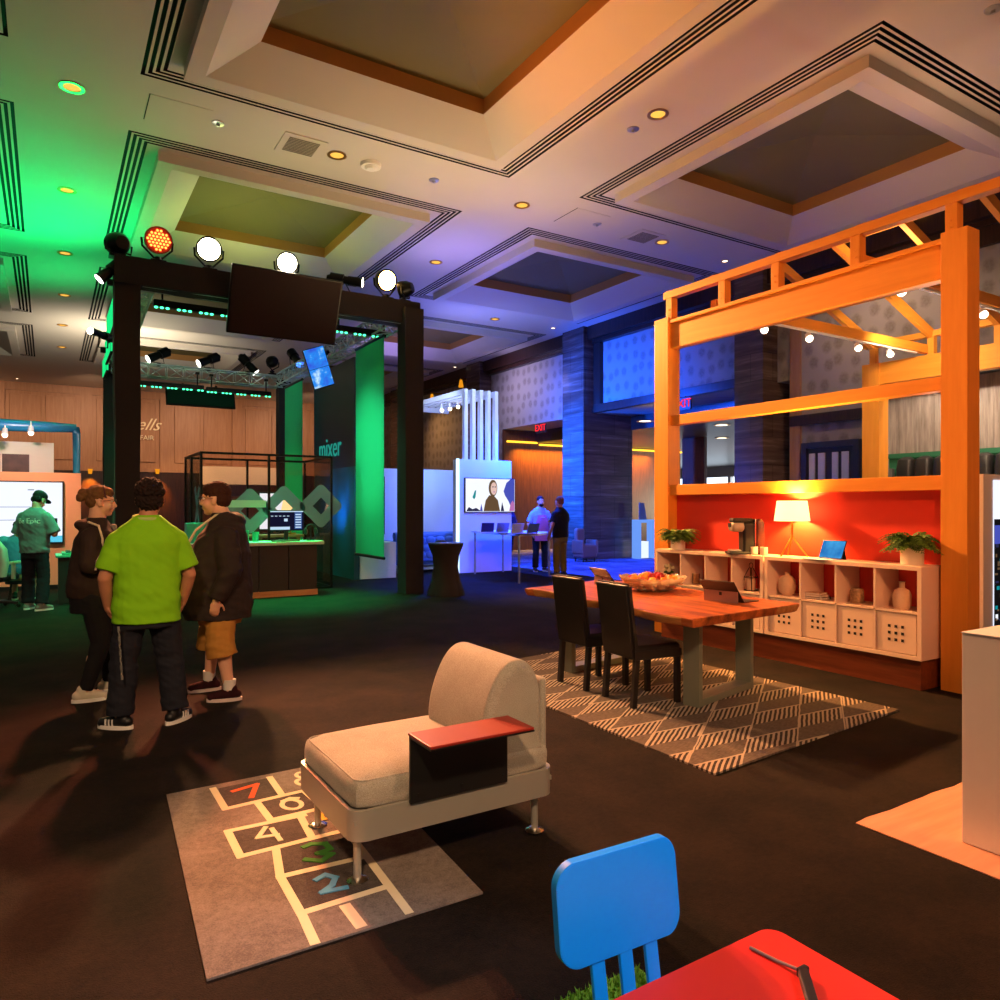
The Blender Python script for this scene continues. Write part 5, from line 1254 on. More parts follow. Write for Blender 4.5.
b = MB(); b.tube([a1 - a3 + V(0, 0, .010), a2 - a3 + V(0, 0, .0105), V(0, 0, .0125)], .0042, n=8); P1('rod', b, M['steel'], t)
b = MB(); b.bar(V(0, 0, .0125), a4 - a3 + V(0, 0, .0125), .024, .022, None, .005); b.box((0, 0, .0125), (.03, .016, .022), None, .004); P1('handle', b, M['black'], t)
# chair: backrest plate, three slats, seat, four legs
tl = Pz(553, 876, .66); tr = Pz(673, 840, .66)
cx_, cy_ = (tl.x + tr.x) / 2, (tl.y + tr.y) / 2; ca = math.atan2(tr.y - tl.y, tr.x - tl.x); wch = (tr - tl).length
t = thing('play_chair', 'blue children\'s chair with a slatted back tucked in at the red table', 'chair', (cx_ + .012, cy_ - .01, -.0), ca)
b = MB(); pts = []
tb = bmesh.new()
def plate(zc, sgn): return [(x, z) for x, z in rrect(-wch / 2, wch / 2, .44, .675, .05, 8)]
pl = rrect(-wch / 2, wch / 2, .43, .665, .05, 8)
lay = []
for yo, s_ in ((-.014, .97), (-.011, 1.), (.011, 1.), (.014, .97)):
    lay.append([tb.verts.new((x * s_, yo + .5 * x * x + (z - .56) * .12, .56 + (z - .56) * s_ + .05 * (1 - (2 * x / wch) ** 2) * (z > .56) * .5)) for x, z in pl])
for A_, B2 in zip(lay, lay[1:]):
    for k in range(len(pl)): tb.faces.new([A_[k], A_[(k + 1) % len(pl)], B2[(k + 1) % len(pl)], B2[k]])
tb.faces.new(lay[0][::-1]); tb.faces.new(lay[-1]); b.add(tb); P1('backrest', b, M['kblue'], t)
for x in (-.085, 0, .085):
    b = MB(); b.bar((x, -.04 + .5 * x * x, .25), (x, -.005 + .5 * x * x, .46), .042, .013, None, .005); P1('slat', b, M['kblue'], t)
b = MB(); b.prism(rrect(-.17, .17, -.31, .02, .05, 6), .225, .255); P1('seat', b, M['kblue'], t)
for x, y in ((-.13, -.02), (.13, -.02), (-.13, -.27), (.13, -.27)):
    b = MB(); b.cyl((x * 1.12, y, .01), (x, y, .23), .017, .022, n=12); P1('leg', b, M['kblue'], t)
# green shag rug
b = MB(); rnd = random.Random(5)
gx0, gx1, gy0, gy1 = .55, 1.68, .9, 1.84
b.bb((0, 0, .0), (gx1 - gx0, gy1 - gy0, .008))
for k in range(9000):
    x = rnd.uniform(.01, gx1 - gx0 - .01); y = rnd.uniform(.01, gy1 - gy0 - .01) if k % 3 else rnd.uniform(gy1 - gy0 - .3, gy1 - gy0 - .005); h = rnd.uniform(.018, .036); a_ = rnd.uniform(0, 6.3); dx, dy = .006 * math.cos(a_), .006 * math.sin(a_); lx, ly = rnd.uniform(-.015, .015), rnd.uniform(-.015, .015)
    b.face([(x - dx, y - dy, .006), (x + dx, y + dy, .006), (x + lx, y + ly, h)])
o = b.build('shag_rug', mat('grass_green_pile', (120, 170, 40), .9, var=.5, scale=60), None, (gx0, gy0, .001), smooth=False); tag(o, 'grass green shaggy rug under the red children\'s table', 'rug')
# ================================================================ WHITE BLOCK AND MAT AT THE RIGHT
b = MB(); b.bb((0, 0, 0), (1.1, 1.0, .963), None, .004); t = thing('white_pedestal', 'large white pedestal block cut by the right frame edge', 'pedestal', (3.58, .74, .007))
P1('body', b, M['white'], t)
b = MB(); b.bb((-.003, -.003, .963), (1.103, 1.003, .968), None, .001); P1('top_sheet', b, M['white'], t)
M['mat'] = wood('pinkish_vinyl', (180, 126, 100), (206, 154, 124), .5, 'x', .5)
b = MB(); tb = bmesh.new(); N = 26; g = [[tb.verts.new((x_ * 2.6 / N, -y_ * 1.9 / N, .0)) for y_ in range(N + 1)] for x_ in range(N + 1)]
for i in range(N):
    for j in range(N): tb.faces.new([g[i][j], g[i + 1][j], g[i + 1][j + 1], g[i][j + 1]])
ex = bmesh.ops.extrude_face_region(tb, geom=tb.faces[:]); [setattr(v, 'co', v.co + V(0, 0, .004)) for v in ex['geom'] if isinstance(v, bmesh.types.BMVert)]
for v in tb.verts:
    x, y = v.co.x, v.co.y
    if y > -.3: v.co.y += .018 * noise.noise(V(x * 5, 0, 3)) * (1 + y / .3); v.co.z += abs(.006 * noise.noise(V(x * 7, y * 4, 0))) * (1 + y / .3)
b.add(tb); o = b.build('floor_mat', M['mat'], None, (3.36, 2.12, .001)); tag(o, 'pinkish wood look floor mat under the white pedestal', 'mat')
# ================================================================ PEOPLE
def remesh(b, voxel, sm=4):
    me = bpy.data.meshes.new('tmp'); b.bm.to_mesh(me); b.bm.free()
    o = bpy.data.objects.new('tmp', me); COL.objects.link(o)
    m = o.modifiers.new('r', 'REMESH'); m.mode = 'VOXEL'; m.voxel_size = voxel; m.use_smooth_shade = True
    if sm: k = o.modifiers.new('s', 'SMOOTH'); k.factor = .5; k.iterations = sm
    dg = bpy.context.evaluated_depsgraph_get(); dg.update()
    out = bpy.data.meshes.new_from_object(o.evaluated_get(dg)); bpy.data.objects.remove(o); bpy.data.meshes.remove(me)
    return out
def mobj(name, me, m, parent=None, loc=(0, 0, 0), rot=(0, 0, 0)):
    me.materials.clear(); me.materials.append(m); me.polygons.foreach_set('use_smooth', [True] * len(me.polygons)); me.name = name
    o = bpy.data.objects.new(name, me); COL.objects.link(o); o.location = loc; o.rotation_euler = rot
    if parent is not None: o.parent = parent
    return o
def wrinkle(me, amp, sc_=(9, 9, 16), seed=0, zc=None):
    nr = [v.normal.copy() for v in me.vertices]; co = []
    for v, n0 in zip(me.vertices, nr):
        c = v.co; n_ = noise.noise(V(c.x * sc_[0] + seed, c.y * sc_[1], c.z * sc_[2])) + .5 * noise.noise(V(c.x * sc_[0] * 2.3, c.y * 2 * sc_[1] + seed, c.z * sc_[2] * 1.7 + c.x * 14))
        co.extend(c + n0 * n_ * amp)
    me.vertices.foreach_set('co', co)
def hand(b, w, d, n, thumb, curl=.5, k=1.):
    """palm with four unequal bent fingers and a thumb leaving the palm's side; w wrist, d direction, n palm normal, thumb = side vector sign"""
    d = V(*d).normalized(); n = V(*n); n = (n - d * n.dot(d)).normalized(); s = d.cross(n).normalized() * thumb
    w = V(*w); Mx = Matrix((s, d, n)).transposed().to_4x4()
    b.ell((0, 0, 0), (.041 * k, .05 * k, .017 * k), Mx=Matrix.Translation(w + d * .05 * k) @ Mx)
    b.cap(w - d * .02, .026 * k, w + d * .03, .027 * k)
    for i, (o_, L_) in enumerate(((.031, .066), (.0105, .076), (-.0105, .072), (-.03, .056))):
        p = w + d * (.085 - .006 * abs(i - 1)) * k + s * o_ * k; L_ *= k; dd = d.copy(); r = .0092 * k
        for j, f in enumerate((.44, .32, .24)):
            a_ = curl * (.5, .8, .6)[j]; dd = (dd * math.cos(a_) + n * math.sin(a_)).normalized(); q = p + dd * L_ * f * 1.08
            b.cap(p, r, q, r * .92, n=8); p = q; r *= .93
    p = w + d * .022 * k + s * .03 * k; dd = (d * .62 + s * .7 + n * .25).normalized(); r = .0115 * k
    for f in (.034, .028, .022): q = p + dd * f * k; b.cap(p, r, q, r * .93, n=8); p = q; r *= .93; dd = (dd + d * .35 + n * .25 * curl - s * .15).normalized()
def headM(c, yaw, pitch, hs): return Matrix.Translation(c) @ Matrix.Rotation(yaw, 4, 'Z') @ Matrix.Rotation(-pitch, 4, 'X') @ Matrix.Scale(hs, 4)
def headshape(b, T, fat=1.):
    b.ell((0, -.012, .03), (.077, .096, .092), Mx=T); b.ell((0, .022, -.045), (.063 * fat, .07, .076), Mx=T); b.ell((0, .06, -.098), (.03 * fat, .028, .022), Mx=T)
    t = bmesh.new(); bmesh.ops.create_cone(t, cap_ends=True, segments=10, radius1=.017, radius2=.009, depth=.05); b.add(t, None, T @ Matrix.Translation((0, .096, -.014)) @ Matrix.Rotation(R(22), 4, 'X'))
    b.ell((0, .104, -.034), (.017, .016, .012), Mx=T)
    for s in (-1, 1):
        b.ell((s * .078, -.008, -.018), (.010, .021, .031), Mx=T); b.ell((s * .036 * fat, .05, -.04), (.035, .036, .034), Mx=T)
    b.ell((0, .074, .024), (.052, .02, .014), Mx=T)
    b.ell((0, .088, -.06), (.026, .012, .007), Mx=T); b.ell((0, .087, -.073), (.022, .012, .008), Mx=T)
def person(label, loc, rz, sp, group=None):
    vx = sp.get('vox', .0085); g = sp['rings']; fat = sp.get('fat', 1.)
    hc_ = V(*sp['head']); T = headM(hc_, R(sp.get('hyaw', 0)), R(sp.get('hpitch', 0)), sp.get('hs', 1.))
    b = MB()
    b.loft([(0, r[3], r[0], max(.04, r[1] - .022), max(.04, r[2] - .022)) for r in g])
    nb = V(0, g[-1][3], g[-1][0] - .03); b.cap(nb, .062 * fat, T @ V(0, -.02, -.07), .056 * fat); headshape(b, T, fat)
    for a in sp['arms']:
        S_, E_, W_ = V(*a['s']), V(*a['e']), V(*a['w']); b.cap(S_, .06, E_, .046); b.cap(E_, .044, E_.lerp(W_, .4), .043); b.cap(E_.lerp(W_, .4), .043, W_, .029)
        hand(b, W_, a.get('d', W_ - E_), a.get('n', (0, 1, 0)), a.get('t', 1), a.get('curl', .5))
    for l in sp['legs']:
        h_, k_, a_ = V(*l['h']), V(*l['k']), V(*l['a']); b.cap(h_, .085 * fat, k_, .058); cm = k_.lerp(a_, .32) + V(0, -.012, 0); b.cap(k_, .055, cm, .057); b.cap(cm, .057, a_, .037)
        y_ = R(l['yaw']); f_ = V(-math.sin(y_), math.cos(y_), 0); b.cap(a_, .038, a_ - f_ * .03 + V(0, 0, -.04), .03); b.cap(a_ + V(0, 0, -.03), .034, a_ + f_ * .13 + V(0, 0, -.055), .026)
    me = remesh(b, vx, 3)
    body = mobj('person', me, sp['skin'], None, loc, (0, 0, R(rz))); tag(body, label, 'person', group)
    # ---- trousers
    b = MB(); z0 = g[0][0]; wr_ = sp['waist']
    b.loft([(0, wr_[3], wr_[0] - .16, wr_[1] * .95, wr_[2] * .95), (0, wr_[3], wr_[0] - .06, wr_[1], wr_[2]), (0, wr_[3], wr_[0] + .08, wr_[1] * .97, wr_[2] * .97)])
    for l in sp['legs']:
        h_, k_, a_ = V(*l['h']), V(*l['k']), V(*l['a']); rt_, rk, ra = sp['trs']; b.cap(h_ + V(0, 0, -.02), rt_, k_, rk)
        end = k_.lerp(a_, sp.get('hem', .93)); b.cyl(k_, end, rk, ra, n=20)
        b.ell(k_, rk)
    me = remesh(b, vx, 3); wrinkle(me, sp.get('twr', .006), (7, 7, 20), 3); mobj(sp.get('tname', 'trousers'), me, sp['tmat'], body)
    # ---- upper garment
    b = MB(); b.loft([(0, r[3], r[0], r[1], r[2]) for r in g])
    for a in sp['arms']:
        S_, E_, W_ = V(*a['s']), V(*a['e']), V(*a['w']); r1, r2, r3 = sp['slv']; b.ell(S_, r1)
        if sp['long']: b.cap(S_, r1, E_, r2); b.cyl(E_, E_.lerp(W_, .97), r2, r3, n=20); b.cyl(E_.lerp(W_, .86), E_.lerp(W_, .98), r3 * 1.02, r3 * .98)
        else: b.cyl(S_, S_.lerp(E_, sp.get('sl', .8)), r1, r2, n=22)
    if sp.get('hood'):
        for e_ in sp['hood']: b.ell(e_[0], e_[1])
    me = remesh(b, vx, 3); wrinkle(me, sp.get('wr', .007), (6, 6, 13), 7); top = mobj(sp['uname'], me, sp['umat'], body)
    # ---- shoes
    for l in sp['legs']:
        a_ = V(*l['a']); y_ = R(l['yaw']); f_ = V(-math.sin(y_), math.cos(y_), 0); sd = V(f_.y, -f_.x, 0); fl = a_ - V(0, 0, a_.z); b = MB()
        b.cap(fl - f_ * .055 + V(0, 0, .05), .04, fl + f_ * .04 + V(0, 0, .055), .044); b.cap(fl + f_ * .04 + V(0, 0, .05), .044, fl + f_ * .13 + V(0, 0, .036), .037); b.cap(fl - f_ * .02 + V(0, 0, .06), .043, fl - f_ * .02 + V(0, 0, .095), .043)
        me = remesh(b, .007, 3)
        for v in me.vertices: v.co.z = max(v.co.z, .012)
        so = mobj('shoe', me, sp['shoe'], body)
        b = MB(); pl = []
        for k in range(24):
            q = 2 * PI * k / 24; c_ = math.cos(q); pl.append(fl + f_ * (.036 + .134 * c_) + sd * (.047 * math.sin(q)))
        b.prism([(p.x, p.y) for p in pl], .0, .026); P1('sole', b, sp['sole'], so)
        if sp.get('stripes'):
            b = MB()
            for s_ in (-1, 1):
                for k in range(3): p = fl + f_ * (.03 + .026 * k) + sd * s_ * .0415; b.box(p + V(0, 0, .05), (.008, .012, .045), None, 0, y_ + PI / 2)
            P1('stripe', b, M['white'], so)
    # ---- hair
    if sp.get('hair'):
        b = MB()
        for c_, r_ in sp['hair']: b.ell(c_, r_, Mx=T)
        me = remesh(b, .006, 2); 
        nr_ = [v.normal.copy() for v in me.vertices]
        for v, n0 in zip(me.vertices, nr_): v.co += n0 * (noise.noise(v.co * sp.get('hfreq', 40)) * sp.get('hamp', .006))
        mobj('hair', me, sp['hmat'], body)
    if sp.get('face', True):
        for s in (-1, 1):
            b = MB(); b.ell((s * .031, .0765, .004), (.0125, .0125, .009), M['white'], T, 10); b.ell((s * .031, .0862, .004), (.006, .004, .006), M['black'], T, 8); P1('eye', b, None, body)
        b = MB(); b.ell((0, .096, -.0655), (.023, .006, .0065), None, T, 12); P1('lips', b, sp.get('lipm') or M['lips'], body)
    if sp.get('glasses'):
        b = MB()
        for s in (-1, 1):
            b.tube([T @ V(s * .034 + .026 * math.cos(k * PI / 8), .108, .002 + .018 * math.sin(k * PI / 8)) for k in range(16)], .0022, closed=True, n=6)
            b.tube([T @ V(s * .06, .107, .006), T @ V(s * .082, .05, .008), T @ V(s * .083, -.005, .0)], .0022, n=6)
        b.tube([T @ V(-.009, .11, .006), T @ V(.009, .11, .006)], .0022, n=6); P1('glasses', b, M['black'], body)
    return body, T
M['lips'] = mat('lip_skin', (160, 86, 74), .5)
sk1 = mat('skin_fair', (214, 160, 130), .5, var=.04, spec=.3); sk2 = mat('skin_tan', (186, 126, 94), .5, var=.04, spec=.3)
def cloth(name, c, var=.1, sc_=26): return mat(name, c, .88, var=var, scale=sc_, bump=.25, bscale=240, spec=.2)
M['denim'] = cloth('dark_denim', (32, 33, 41), .22); M['jersey'] = cloth('dark_brown_jersey', (46, 36, 34)); M['legg'] = cloth('black_leggings', (26, 24, 27))
# --- man in the lime polo, seen from behind
lime = dict(head=(0.02, .03, 1.612), hyaw=-8, hs=1.1, fat=1.05, vox=.008, skin=sk2,
    rings=[(.74, .222, .165, 0), (.84, .226, .165, 0), (.95, .218, .16, 0), (1.06, .22, .158, 0), (1.2, .238, .152, 0), (1.3, .247, .142, -.01), (1.36, .23, .122, -.012), (1.41, .185, .1, -.012), (1.45, .125, .085, -.01), (1.49, .075, .072, -.005)],
    arms=[dict(s=(-.185, -.012, 1.3), e=(-.27, -.03, 1.06), w=(-.245, .06, .865), d=(.25, .35, -1), n=(1, 0, .2), t=1, curl=.7), dict(s=(.185, -.012, 1.3), e=(.275, -.03, 1.06), w=(.25, .06, .865), d=(-.25, .35, -1), n=(-1, 0, .2), t=-1, curl=.7)],
    legs=[dict(h=(-.1, 0, .86), k=(-.145, .03, .47), a=(-.17, .02, .085), yaw=48), dict(h=(.1, 0, .86), k=(.15, .02, .47), a=(.18, -.03, .085), yaw=-48)],
    waist=(.86, .205, .15, 0), trs=(.112, .094, .09), hem=.97, twr=.009, tmat=M['denim'], slv=(.085, .083, .06), long=False, sl=.8, wr=.009, uname='polo_shirt', umat=cloth('lime_polo', (128, 196, 24), .04), shoe=M['black'], sole=M['white'], stripes=True,
    hair=[((0, -.025, .048), (.088, .104, .086)), ((0, -.055, -.012), (.084, .062, .07))], hmat=cloth('dark_curly_hair', (34, 22, 18), .5, 60), hamp=.016, hfreq=55)
lp, T = person('person in a lime green polo shirt and dark jeans standing with the back to us', (.6, 5.73, 0), 2, lime)
b = MB(); b.tube([(.083 * math.cos(2 * PI * k / 24), -.003 + .08 * math.sin(2 * PI * k / 24) , 1.475 + .012 * math.sin(2 * PI * k / 24)) for k in range(24)], .016, closed=True); P1('collar', b, cloth('pale_lime_collar', (176, 200, 110), .05), lp)
b = MB(); b.tube([(-.2 + .002 * k, -.155 - .004 * (k % 3), .74 - .033 * k) for k in range(12)], .008, n=6); P1('hanging_strap', b, cloth('grey_strap', (120, 118, 112), .6, 90), lp)
# --- man in the dark hoodie, profile to the left
hood = dict(head=(0, .05, 1.618), hyaw=-16, hs=1.1, fat=1.2, vox=.008, skin=sk1, hpitch=2,
    rings=[(.645, .25, .262, .03), (.75, .258, .285, .045), (.9, .262, .295, .055), (1.05, .262, .28, .05), (1.2, .255, .24, .02), (1.33, .245, .185, -.01), (1.41, .21, .14, -.03), (1.465, .12, .105, -.02), (1.5, .088, .085, 0)],
    arms=[dict(s=(-.195, -.03, 1.3), e=(-.31, -.06, 1.05), w=(-.3, .05, .82), d=(.1, .12, -1), n=(1, .1, 0), t=1, curl=.75), dict(s=(.195, -.02, 1.3), e=(.3, .1, 1.1), w=(.16, .34, 1.2), d=(-.7, .7, .2), n=(-.4, -.5, 0), t=-1, curl=.9)],
    legs=[dict(h=(-.11, 0, .82), k=(-.18, .02, .46), a=(-.2, -.05, .085), yaw=-4), dict(h=(.11, .02, .82), k=(.17, .08, .46), a=(.2, .1, .085), yaw=8)],
    waist=(.76, .2, .18, .02), trs=(.118, .112, .118), hem=.27, tname='shorts', twr=.009, tmat=cloth('tan_shorts', (170, 118, 52), .08), slv=(.105, .088, .062), long=True, wr=.012, uname='hoodie', umat=M['jersey'], shoe=cloth('black_red_shoe', (46, 14, 18), .6, 20), sole=mat('white_red_sole', (210, 190, 185), .5, var=.1),
    hood=[((0, -.1, 1.44), (.15, .085, .07)), ((-.1, -.04, 1.45), (.06, .1, .055)), ((.1, -.04, 1.45), (.06, .1, .055))],
    hair=[((0, -.016, .048), (.083, .104, .086)), ((0, -.05, -.005), (.081, .064, .068)), ((0, .03, .078), (.07, .06, .042))], hmat=cloth('short_brown_hair', (56, 30, 20), .4, 80), hamp=.004, hfreq=70, glasses=True)
hp, T = person('person in a dark hoodie and tan shorts standing in profile, lanyard round the neck', (1.22, 6.32, 0), 80, hood)
b = MB(); b.tube([(-.085, -.05, 1.505), (-.1, .05, 1.485), (-.08, .2, 1.36), (-.04, .27, 1.22)], .009, n=6); b.tube([(.085, -.05, 1.505), (.1, .05, 1.485), (.08, .2, 1.36), (-.02, .28, 1.22)], .009, n=6); P1('lanyard', b, cloth('pale_lanyard', (190, 176, 150), .1), hp)
b = MB(); b.box((-.06, .31, 1.15), (.09, .01, .12), None, .004, R(18)); P1('badge', b, mat('pale_badge', (170, 180, 160), .4, var=.4, scale=30), hp)
for s in (-1, 1):
    b = MB(); a_ = hood['legs'][0 if s < 0 else 1]['a']; b.cyl((a_[0], a_[1], .09), (a_[0], a_[1] - .002, .17), .046, .05, n=18); P1('sock', b, cloth('white_sock', (214, 206, 200), .05), hp)
# --- woman, profile to the right
wom = dict(head=(0, .03, 1.598), hyaw=4, hs=1., fat=1.08, vox=.008, skin=sk1, hpitch=4,
    rings=[(.82, .225, .21, 0), (.92, .235, .222, 0), (1.05, .222, .21, .005), (1.18, .21, .2, .02), (1.29, .205, .17, .015), (1.365, .18, .125, 0), (1.42, .11, .09, -.005), (1.46, .075, .072, 0)],
    arms=[dict(s=(.165, -.02, 1.29), e=(.265, -.02, 1.1), w=(.15, .26, 1.17), d=(-.6, .7, .15), n=(-.5, -.5, 0), t=-1, curl=.5), dict(s=(-.165, -.01, 1.29), e=(-.26, .06, 1.07), w=(-.05, .3, 1.19), d=(.8, .4, .1), n=(.2, -.8, 0), t=1, curl=.5)],
    legs=[dict(h=(.11, 0, .84), k=(.13, .04, .46), a=(.13, -.07, .085), yaw=8), dict(h=(-.11, 0, .84), k=(-.12, .08, .46), a=(-.15, .08, .085), yaw=-14)],
    waist=(.86, .215, .2, 0), trs=(.125, .075, .052), hem=.97, twr=.003, tname='leggings', tmat=M['legg'], slv=(.098, .082, .055), long=True, wr=.009, uname='hooded_jacket', umat=cloth('dark_brown_jacket', (50, 36, 32)), shoe=cloth('cream_sneaker', (206, 196, 178), .08), sole=M['white'],
    hood=[((0, -.09, 1.4), (.13, .07, .05))],
    hair=[((0, -.02, .046), (.083, .103, .087)), ((0, .028, .074), (.072, .062, .046)), ((0, -.06, 0), (.074, .055, .066)), ((.0, -.13, .05), (.045, .04, .05)), ((.01, -.15, .02), (.035, .03, .04))], hmat=cloth('blond_brown_hair', (104, 70, 42), .4, 50), hamp=.006, hfreq=45, glasses=True)
wp, T = person('person with pinned up fair hair, glasses and a dark zip jacket, arms folded', (.34, 6.8, 0), -98, wom)
b = MB(); b.tube([T @ V(.084 * math.cos(q), .03 - .02 * math.sin(q), .03 + .098 * math.sin(q)) for q in [PI * k / 16 for k in range(17)]], .006, n=6); P1('headband', b, mat('dark_red_band', (74, 26, 26), .5), wp)
M['cord'] = cloth('cream_cord', (226, 206, 176), .05)
b = MB(); b.tube([(.12, -.05, 1.43), (.2, .03, 1.4), (.235, .06, 1.3), (.24, .06, 1.22)], .009, n=6); P1('piping', b, M['cord'], wp)
b = MB(); b.tube([(.305, .05, 1.17), (.335, .03, 1.13), (.335, .02, 1.06)], .008, n=6); P1('sleeve_piping', b, M['cord'], wp)
b = MB(); b.tube([(.1, .195, 1.0), (.12, .205, .92), (.125, .2, .83), (.12, .205, .8)], .008, n=6); P1('zip', b, M['cord'], wp)
b = MB(); b.box((.0, .12, 1.36), (.09, .05, .1), None, .02, Mx=None); P1('undershirt', b, cloth('grey_tee', (120, 112, 108)), wp)
# --- man with the phone at the left
far = dict(head=(0, .09, 1.655), hyaw=0, hpitch=36, hs=1.06, vox=.012, skin=sk1,
    rings=[(.86, .215, .15, 0), (.98, .215, .15, 0), (1.15, .225, .15, 0), (1.3, .235, .145, -.01), (1.42, .22, .12, -.01), (1.49, .15, .095, 0), (1.54, .075, .07, .03)],
    arms=[dict(s=(-.185, 0, 1.39), e=(-.29, .02, 1.14), w=(-.09, .32, 1.22), d=(.6, .6, .3), n=(.6, -.4, .6), t=1, curl=.8), dict(s=(.185, 0, 1.39), e=(.29, .04, 1.14), w=(.1, .33, 1.22), d=(-.5, .7, .3), n=(-.6, -.4, .6), t=-1, curl=.8)],
    legs=[dict(h=(-.1, 0, .9), k=(-.12, .02, .5), a=(-.14, .04, .09), yaw=10), dict(h=(.1, 0, .9), k=(.13, .02, .5), a=(.16, -.06, .09), yaw=-25)],
    waist=(.93, .195, .14, 0), trs=(.105, .088, .088), hem=.97, tmat=M['denim'], slv=(.09, .098, .06), long=False, sl=.95, wr=.011, uname='t_shirt', umat=cloth('grey_blue_tee', (110, 130, 132)), shoe=cloth('grey_sneaker', (130, 130, 124), .3), sole=M['white'],
    hair=[((0, -.022, .046), (.082, .1, .08)), ((0, -.05, -.02), (.078, .06, .06))], hmat=cloth('black_short_hair', (28, 26, 26), .4, 60), hamp=.004, face=True)
fp, T = person('person in a grey tee with white lettering, head bent over a phone', (-.17, 13.05, 0), -38, far)
b = MB(); b.ell((0, -.012, .075), (.088, .105, .06), None, T); b.ell((0, .12, .07), (.07, .07, .008), None, T); P1('cap', b, cloth('dark_cap', (40, 44, 56)), fp)
to = text('shirt_lettering', 'Be Epic', .115, mat('white_print', (220, 230, 225), .7), fp, frameM((0.01, -.16, 1.34), (1, 0, 0), (0, 0, 1)), .002)
for v in to.data.vertices: v.co.y += .155 - .15 * math.sqrt(max(.05, 1 - (v.co.x / .24) ** 2)) - .006
b = MB(); b.box((0, .43, 1.3), (.075, .009, .15), None, .006, Mx=None); o = b.build('smartphone', M['black'], None, (-.17, 13.05, 0), (0, 0, R(-38))); tag(o, 'dark smartphone held by the person in the grey tee', 'phone')
# --- seated person behind him
sit = dict(head=(0, .08, 1.2), hyaw=0, hpitch=25, vox=.012, skin=sk1, rings=[(.46, .2, .15, 0), (.6, .2, .15, 0), (.8, .21, .145, .02), (.92, .22, .13, .03), (1.0, .2, .11, .04), (1.06, .13, .09, .05), (1.1, .075, .07, .06)],
    arms=[dict(s=(-.2, .03, .99), e=(-.26, .12, .74), w=(-.14, .38, .72), t=1), dict(s=(.2, .03, .99), e=(.26, .12, .74), w=(.14, .38, .72), t=-1)],
    legs=[dict(h=(-.1, .04, .5), k=(-.13, .46, .5), a=(-.13, .44, .09), yaw=8), dict(h=(.1, .04, .5), k=(.13, .46, .5), a=(.13, .44, .09), yaw=-8)],
    waist=(.52, .19, .15, 0), trs=(.1, .085, .08), hem=.3, tname='shorts', tmat=cloth('khaki_shorts', (150, 130, 90)), slv=(.095, .09, .06), long=False, uname='t_shirt', umat=cloth('blue_tee', (70, 120, 160)), shoe=M['black'], sole=M['white'],
    hair=[((0, -.022, .046), (.083, .1, .084))], hmat=cloth('brown_hair', (60, 40, 28), .4, 60))
person('person in a blue tee seated behind the standing phone user', (-.42, 14.2, 0), -10, sit)
t = thing('stool', 'low black stool under the seated person at the left', 'stool', (-.42, 14.2, 0))
b = MB(); b.cyl((0, 0, .31), (0, 0, .365), .17); P1('seat', b, M['black'], t)
for k in range(4): a_ = PI / 4 + k * PI / 2; b = MB(); b.cyl((.12 * math.cos(a_), .12 * math.sin(a_), .32), (.17 * math.cos(a_), .17 * math.sin(a_), 0), .014); P1('leg', b, M['black'], t)
# --- staff in the pink apron, visitor, hidden visitor at the blue booth
def std(H_, **k):
    s = H_ / 1.75; q = lambda *a: tuple(v * s for v in a)
    d = dict(head=q(0, .03, 1.62), vox=.013, skin=sk1, rings=[q(.84, .2, .145, 0), q(.98, .2, .145, 0), q(1.15, .21, .145, 0), q(1.3, .22, .14, -.01), q(1.39, .2, .115, -.01), q(1.45, .13, .09, 0), q(1.5, .075, .07, .01)],
        arms=[dict(s=q(-.17, 0, 1.335), e=q(-.28, 0, 1.1), w=q(-.24, .12, .88), t=1, n=(1, 0, 0)), dict(s=q(.17, 0, 1.335), e=q(.28, 0, 1.1), w=q(.24, .12, .88), t=-1, n=(-1, 0, 0))],
        legs=[dict(h=q(-.1, 0, .88), k=q(-.11, .02, .48), a=q(-.12, 0, .085), yaw=10), dict(h=q(.1, 0, .88), k=q(.11, .02, .48), a=q(.12, 0, .085), yaw=-10)],
        waist=q(.9, .19, .14, 0), trs=(.1, .08, .075), hem=.97, tmat=M['denim'], slv=(.082, .088, .056), long=False, sl=.85, uname='t_shirt', umat=M['white'], shoe=M['black'], sole=M['white'],
        hair=[((0, -.022, .046), (.083, .1, .084)), ((0, -.05, -.005), (.08, .062, .065))], hmat=cloth('dark_hair', (30, 26, 30), .4, 60))
    d.update(k); return d
stp, T = person('person in a pale shirt and pink apron with a dark beard behind the demo table', (10.08, 14.45, 0), 168, std(1.82, umat=cloth('pale_blue_shirt', (150, 170, 220))))
b = MB(); b.loft([(0, .135, .74, .2, .025), (0, .15, .95, .19, .025), (0, .15, 1.2, .16, .025), (0, .135, 1.36, .1, .02)]); ap = P1('apron', b, cloth('pink_apron', (190, 110, 170)), stp)
b = MB(); b.box((0, .176, 1.3), (.1, .004, .018)); P1('apron_mark', b, M['white'], ap)
b = MB(); b.ell((0, .055, -.085), (.055, .05, .05), None, T); P1('beard', b, cloth('black_beard', (26, 22, 26), .3), stp)
vis = std(1.8, umat=cloth('black_top', (20, 18, 20)), long=True, slv=(.092, .08, .056), tmat=cloth('olive_trousers', (110, 92, 40)), hmat=cloth('auburn_hair', (120, 66, 36), .3), skin=sk2)
vis['arms'][1] = dict(s=(.17, 0, 1.36), e=(.36, .1, 1.2), w=(.2, .34, 1.22), t=-1, n=(-.6, -.5, 0), curl=.6); vis['long'] = False; vis['sl'] = .7
person('person in a black top and olive trousers standing at the demo table, facing away', (9.8, 13.25, 0), 14, vis)
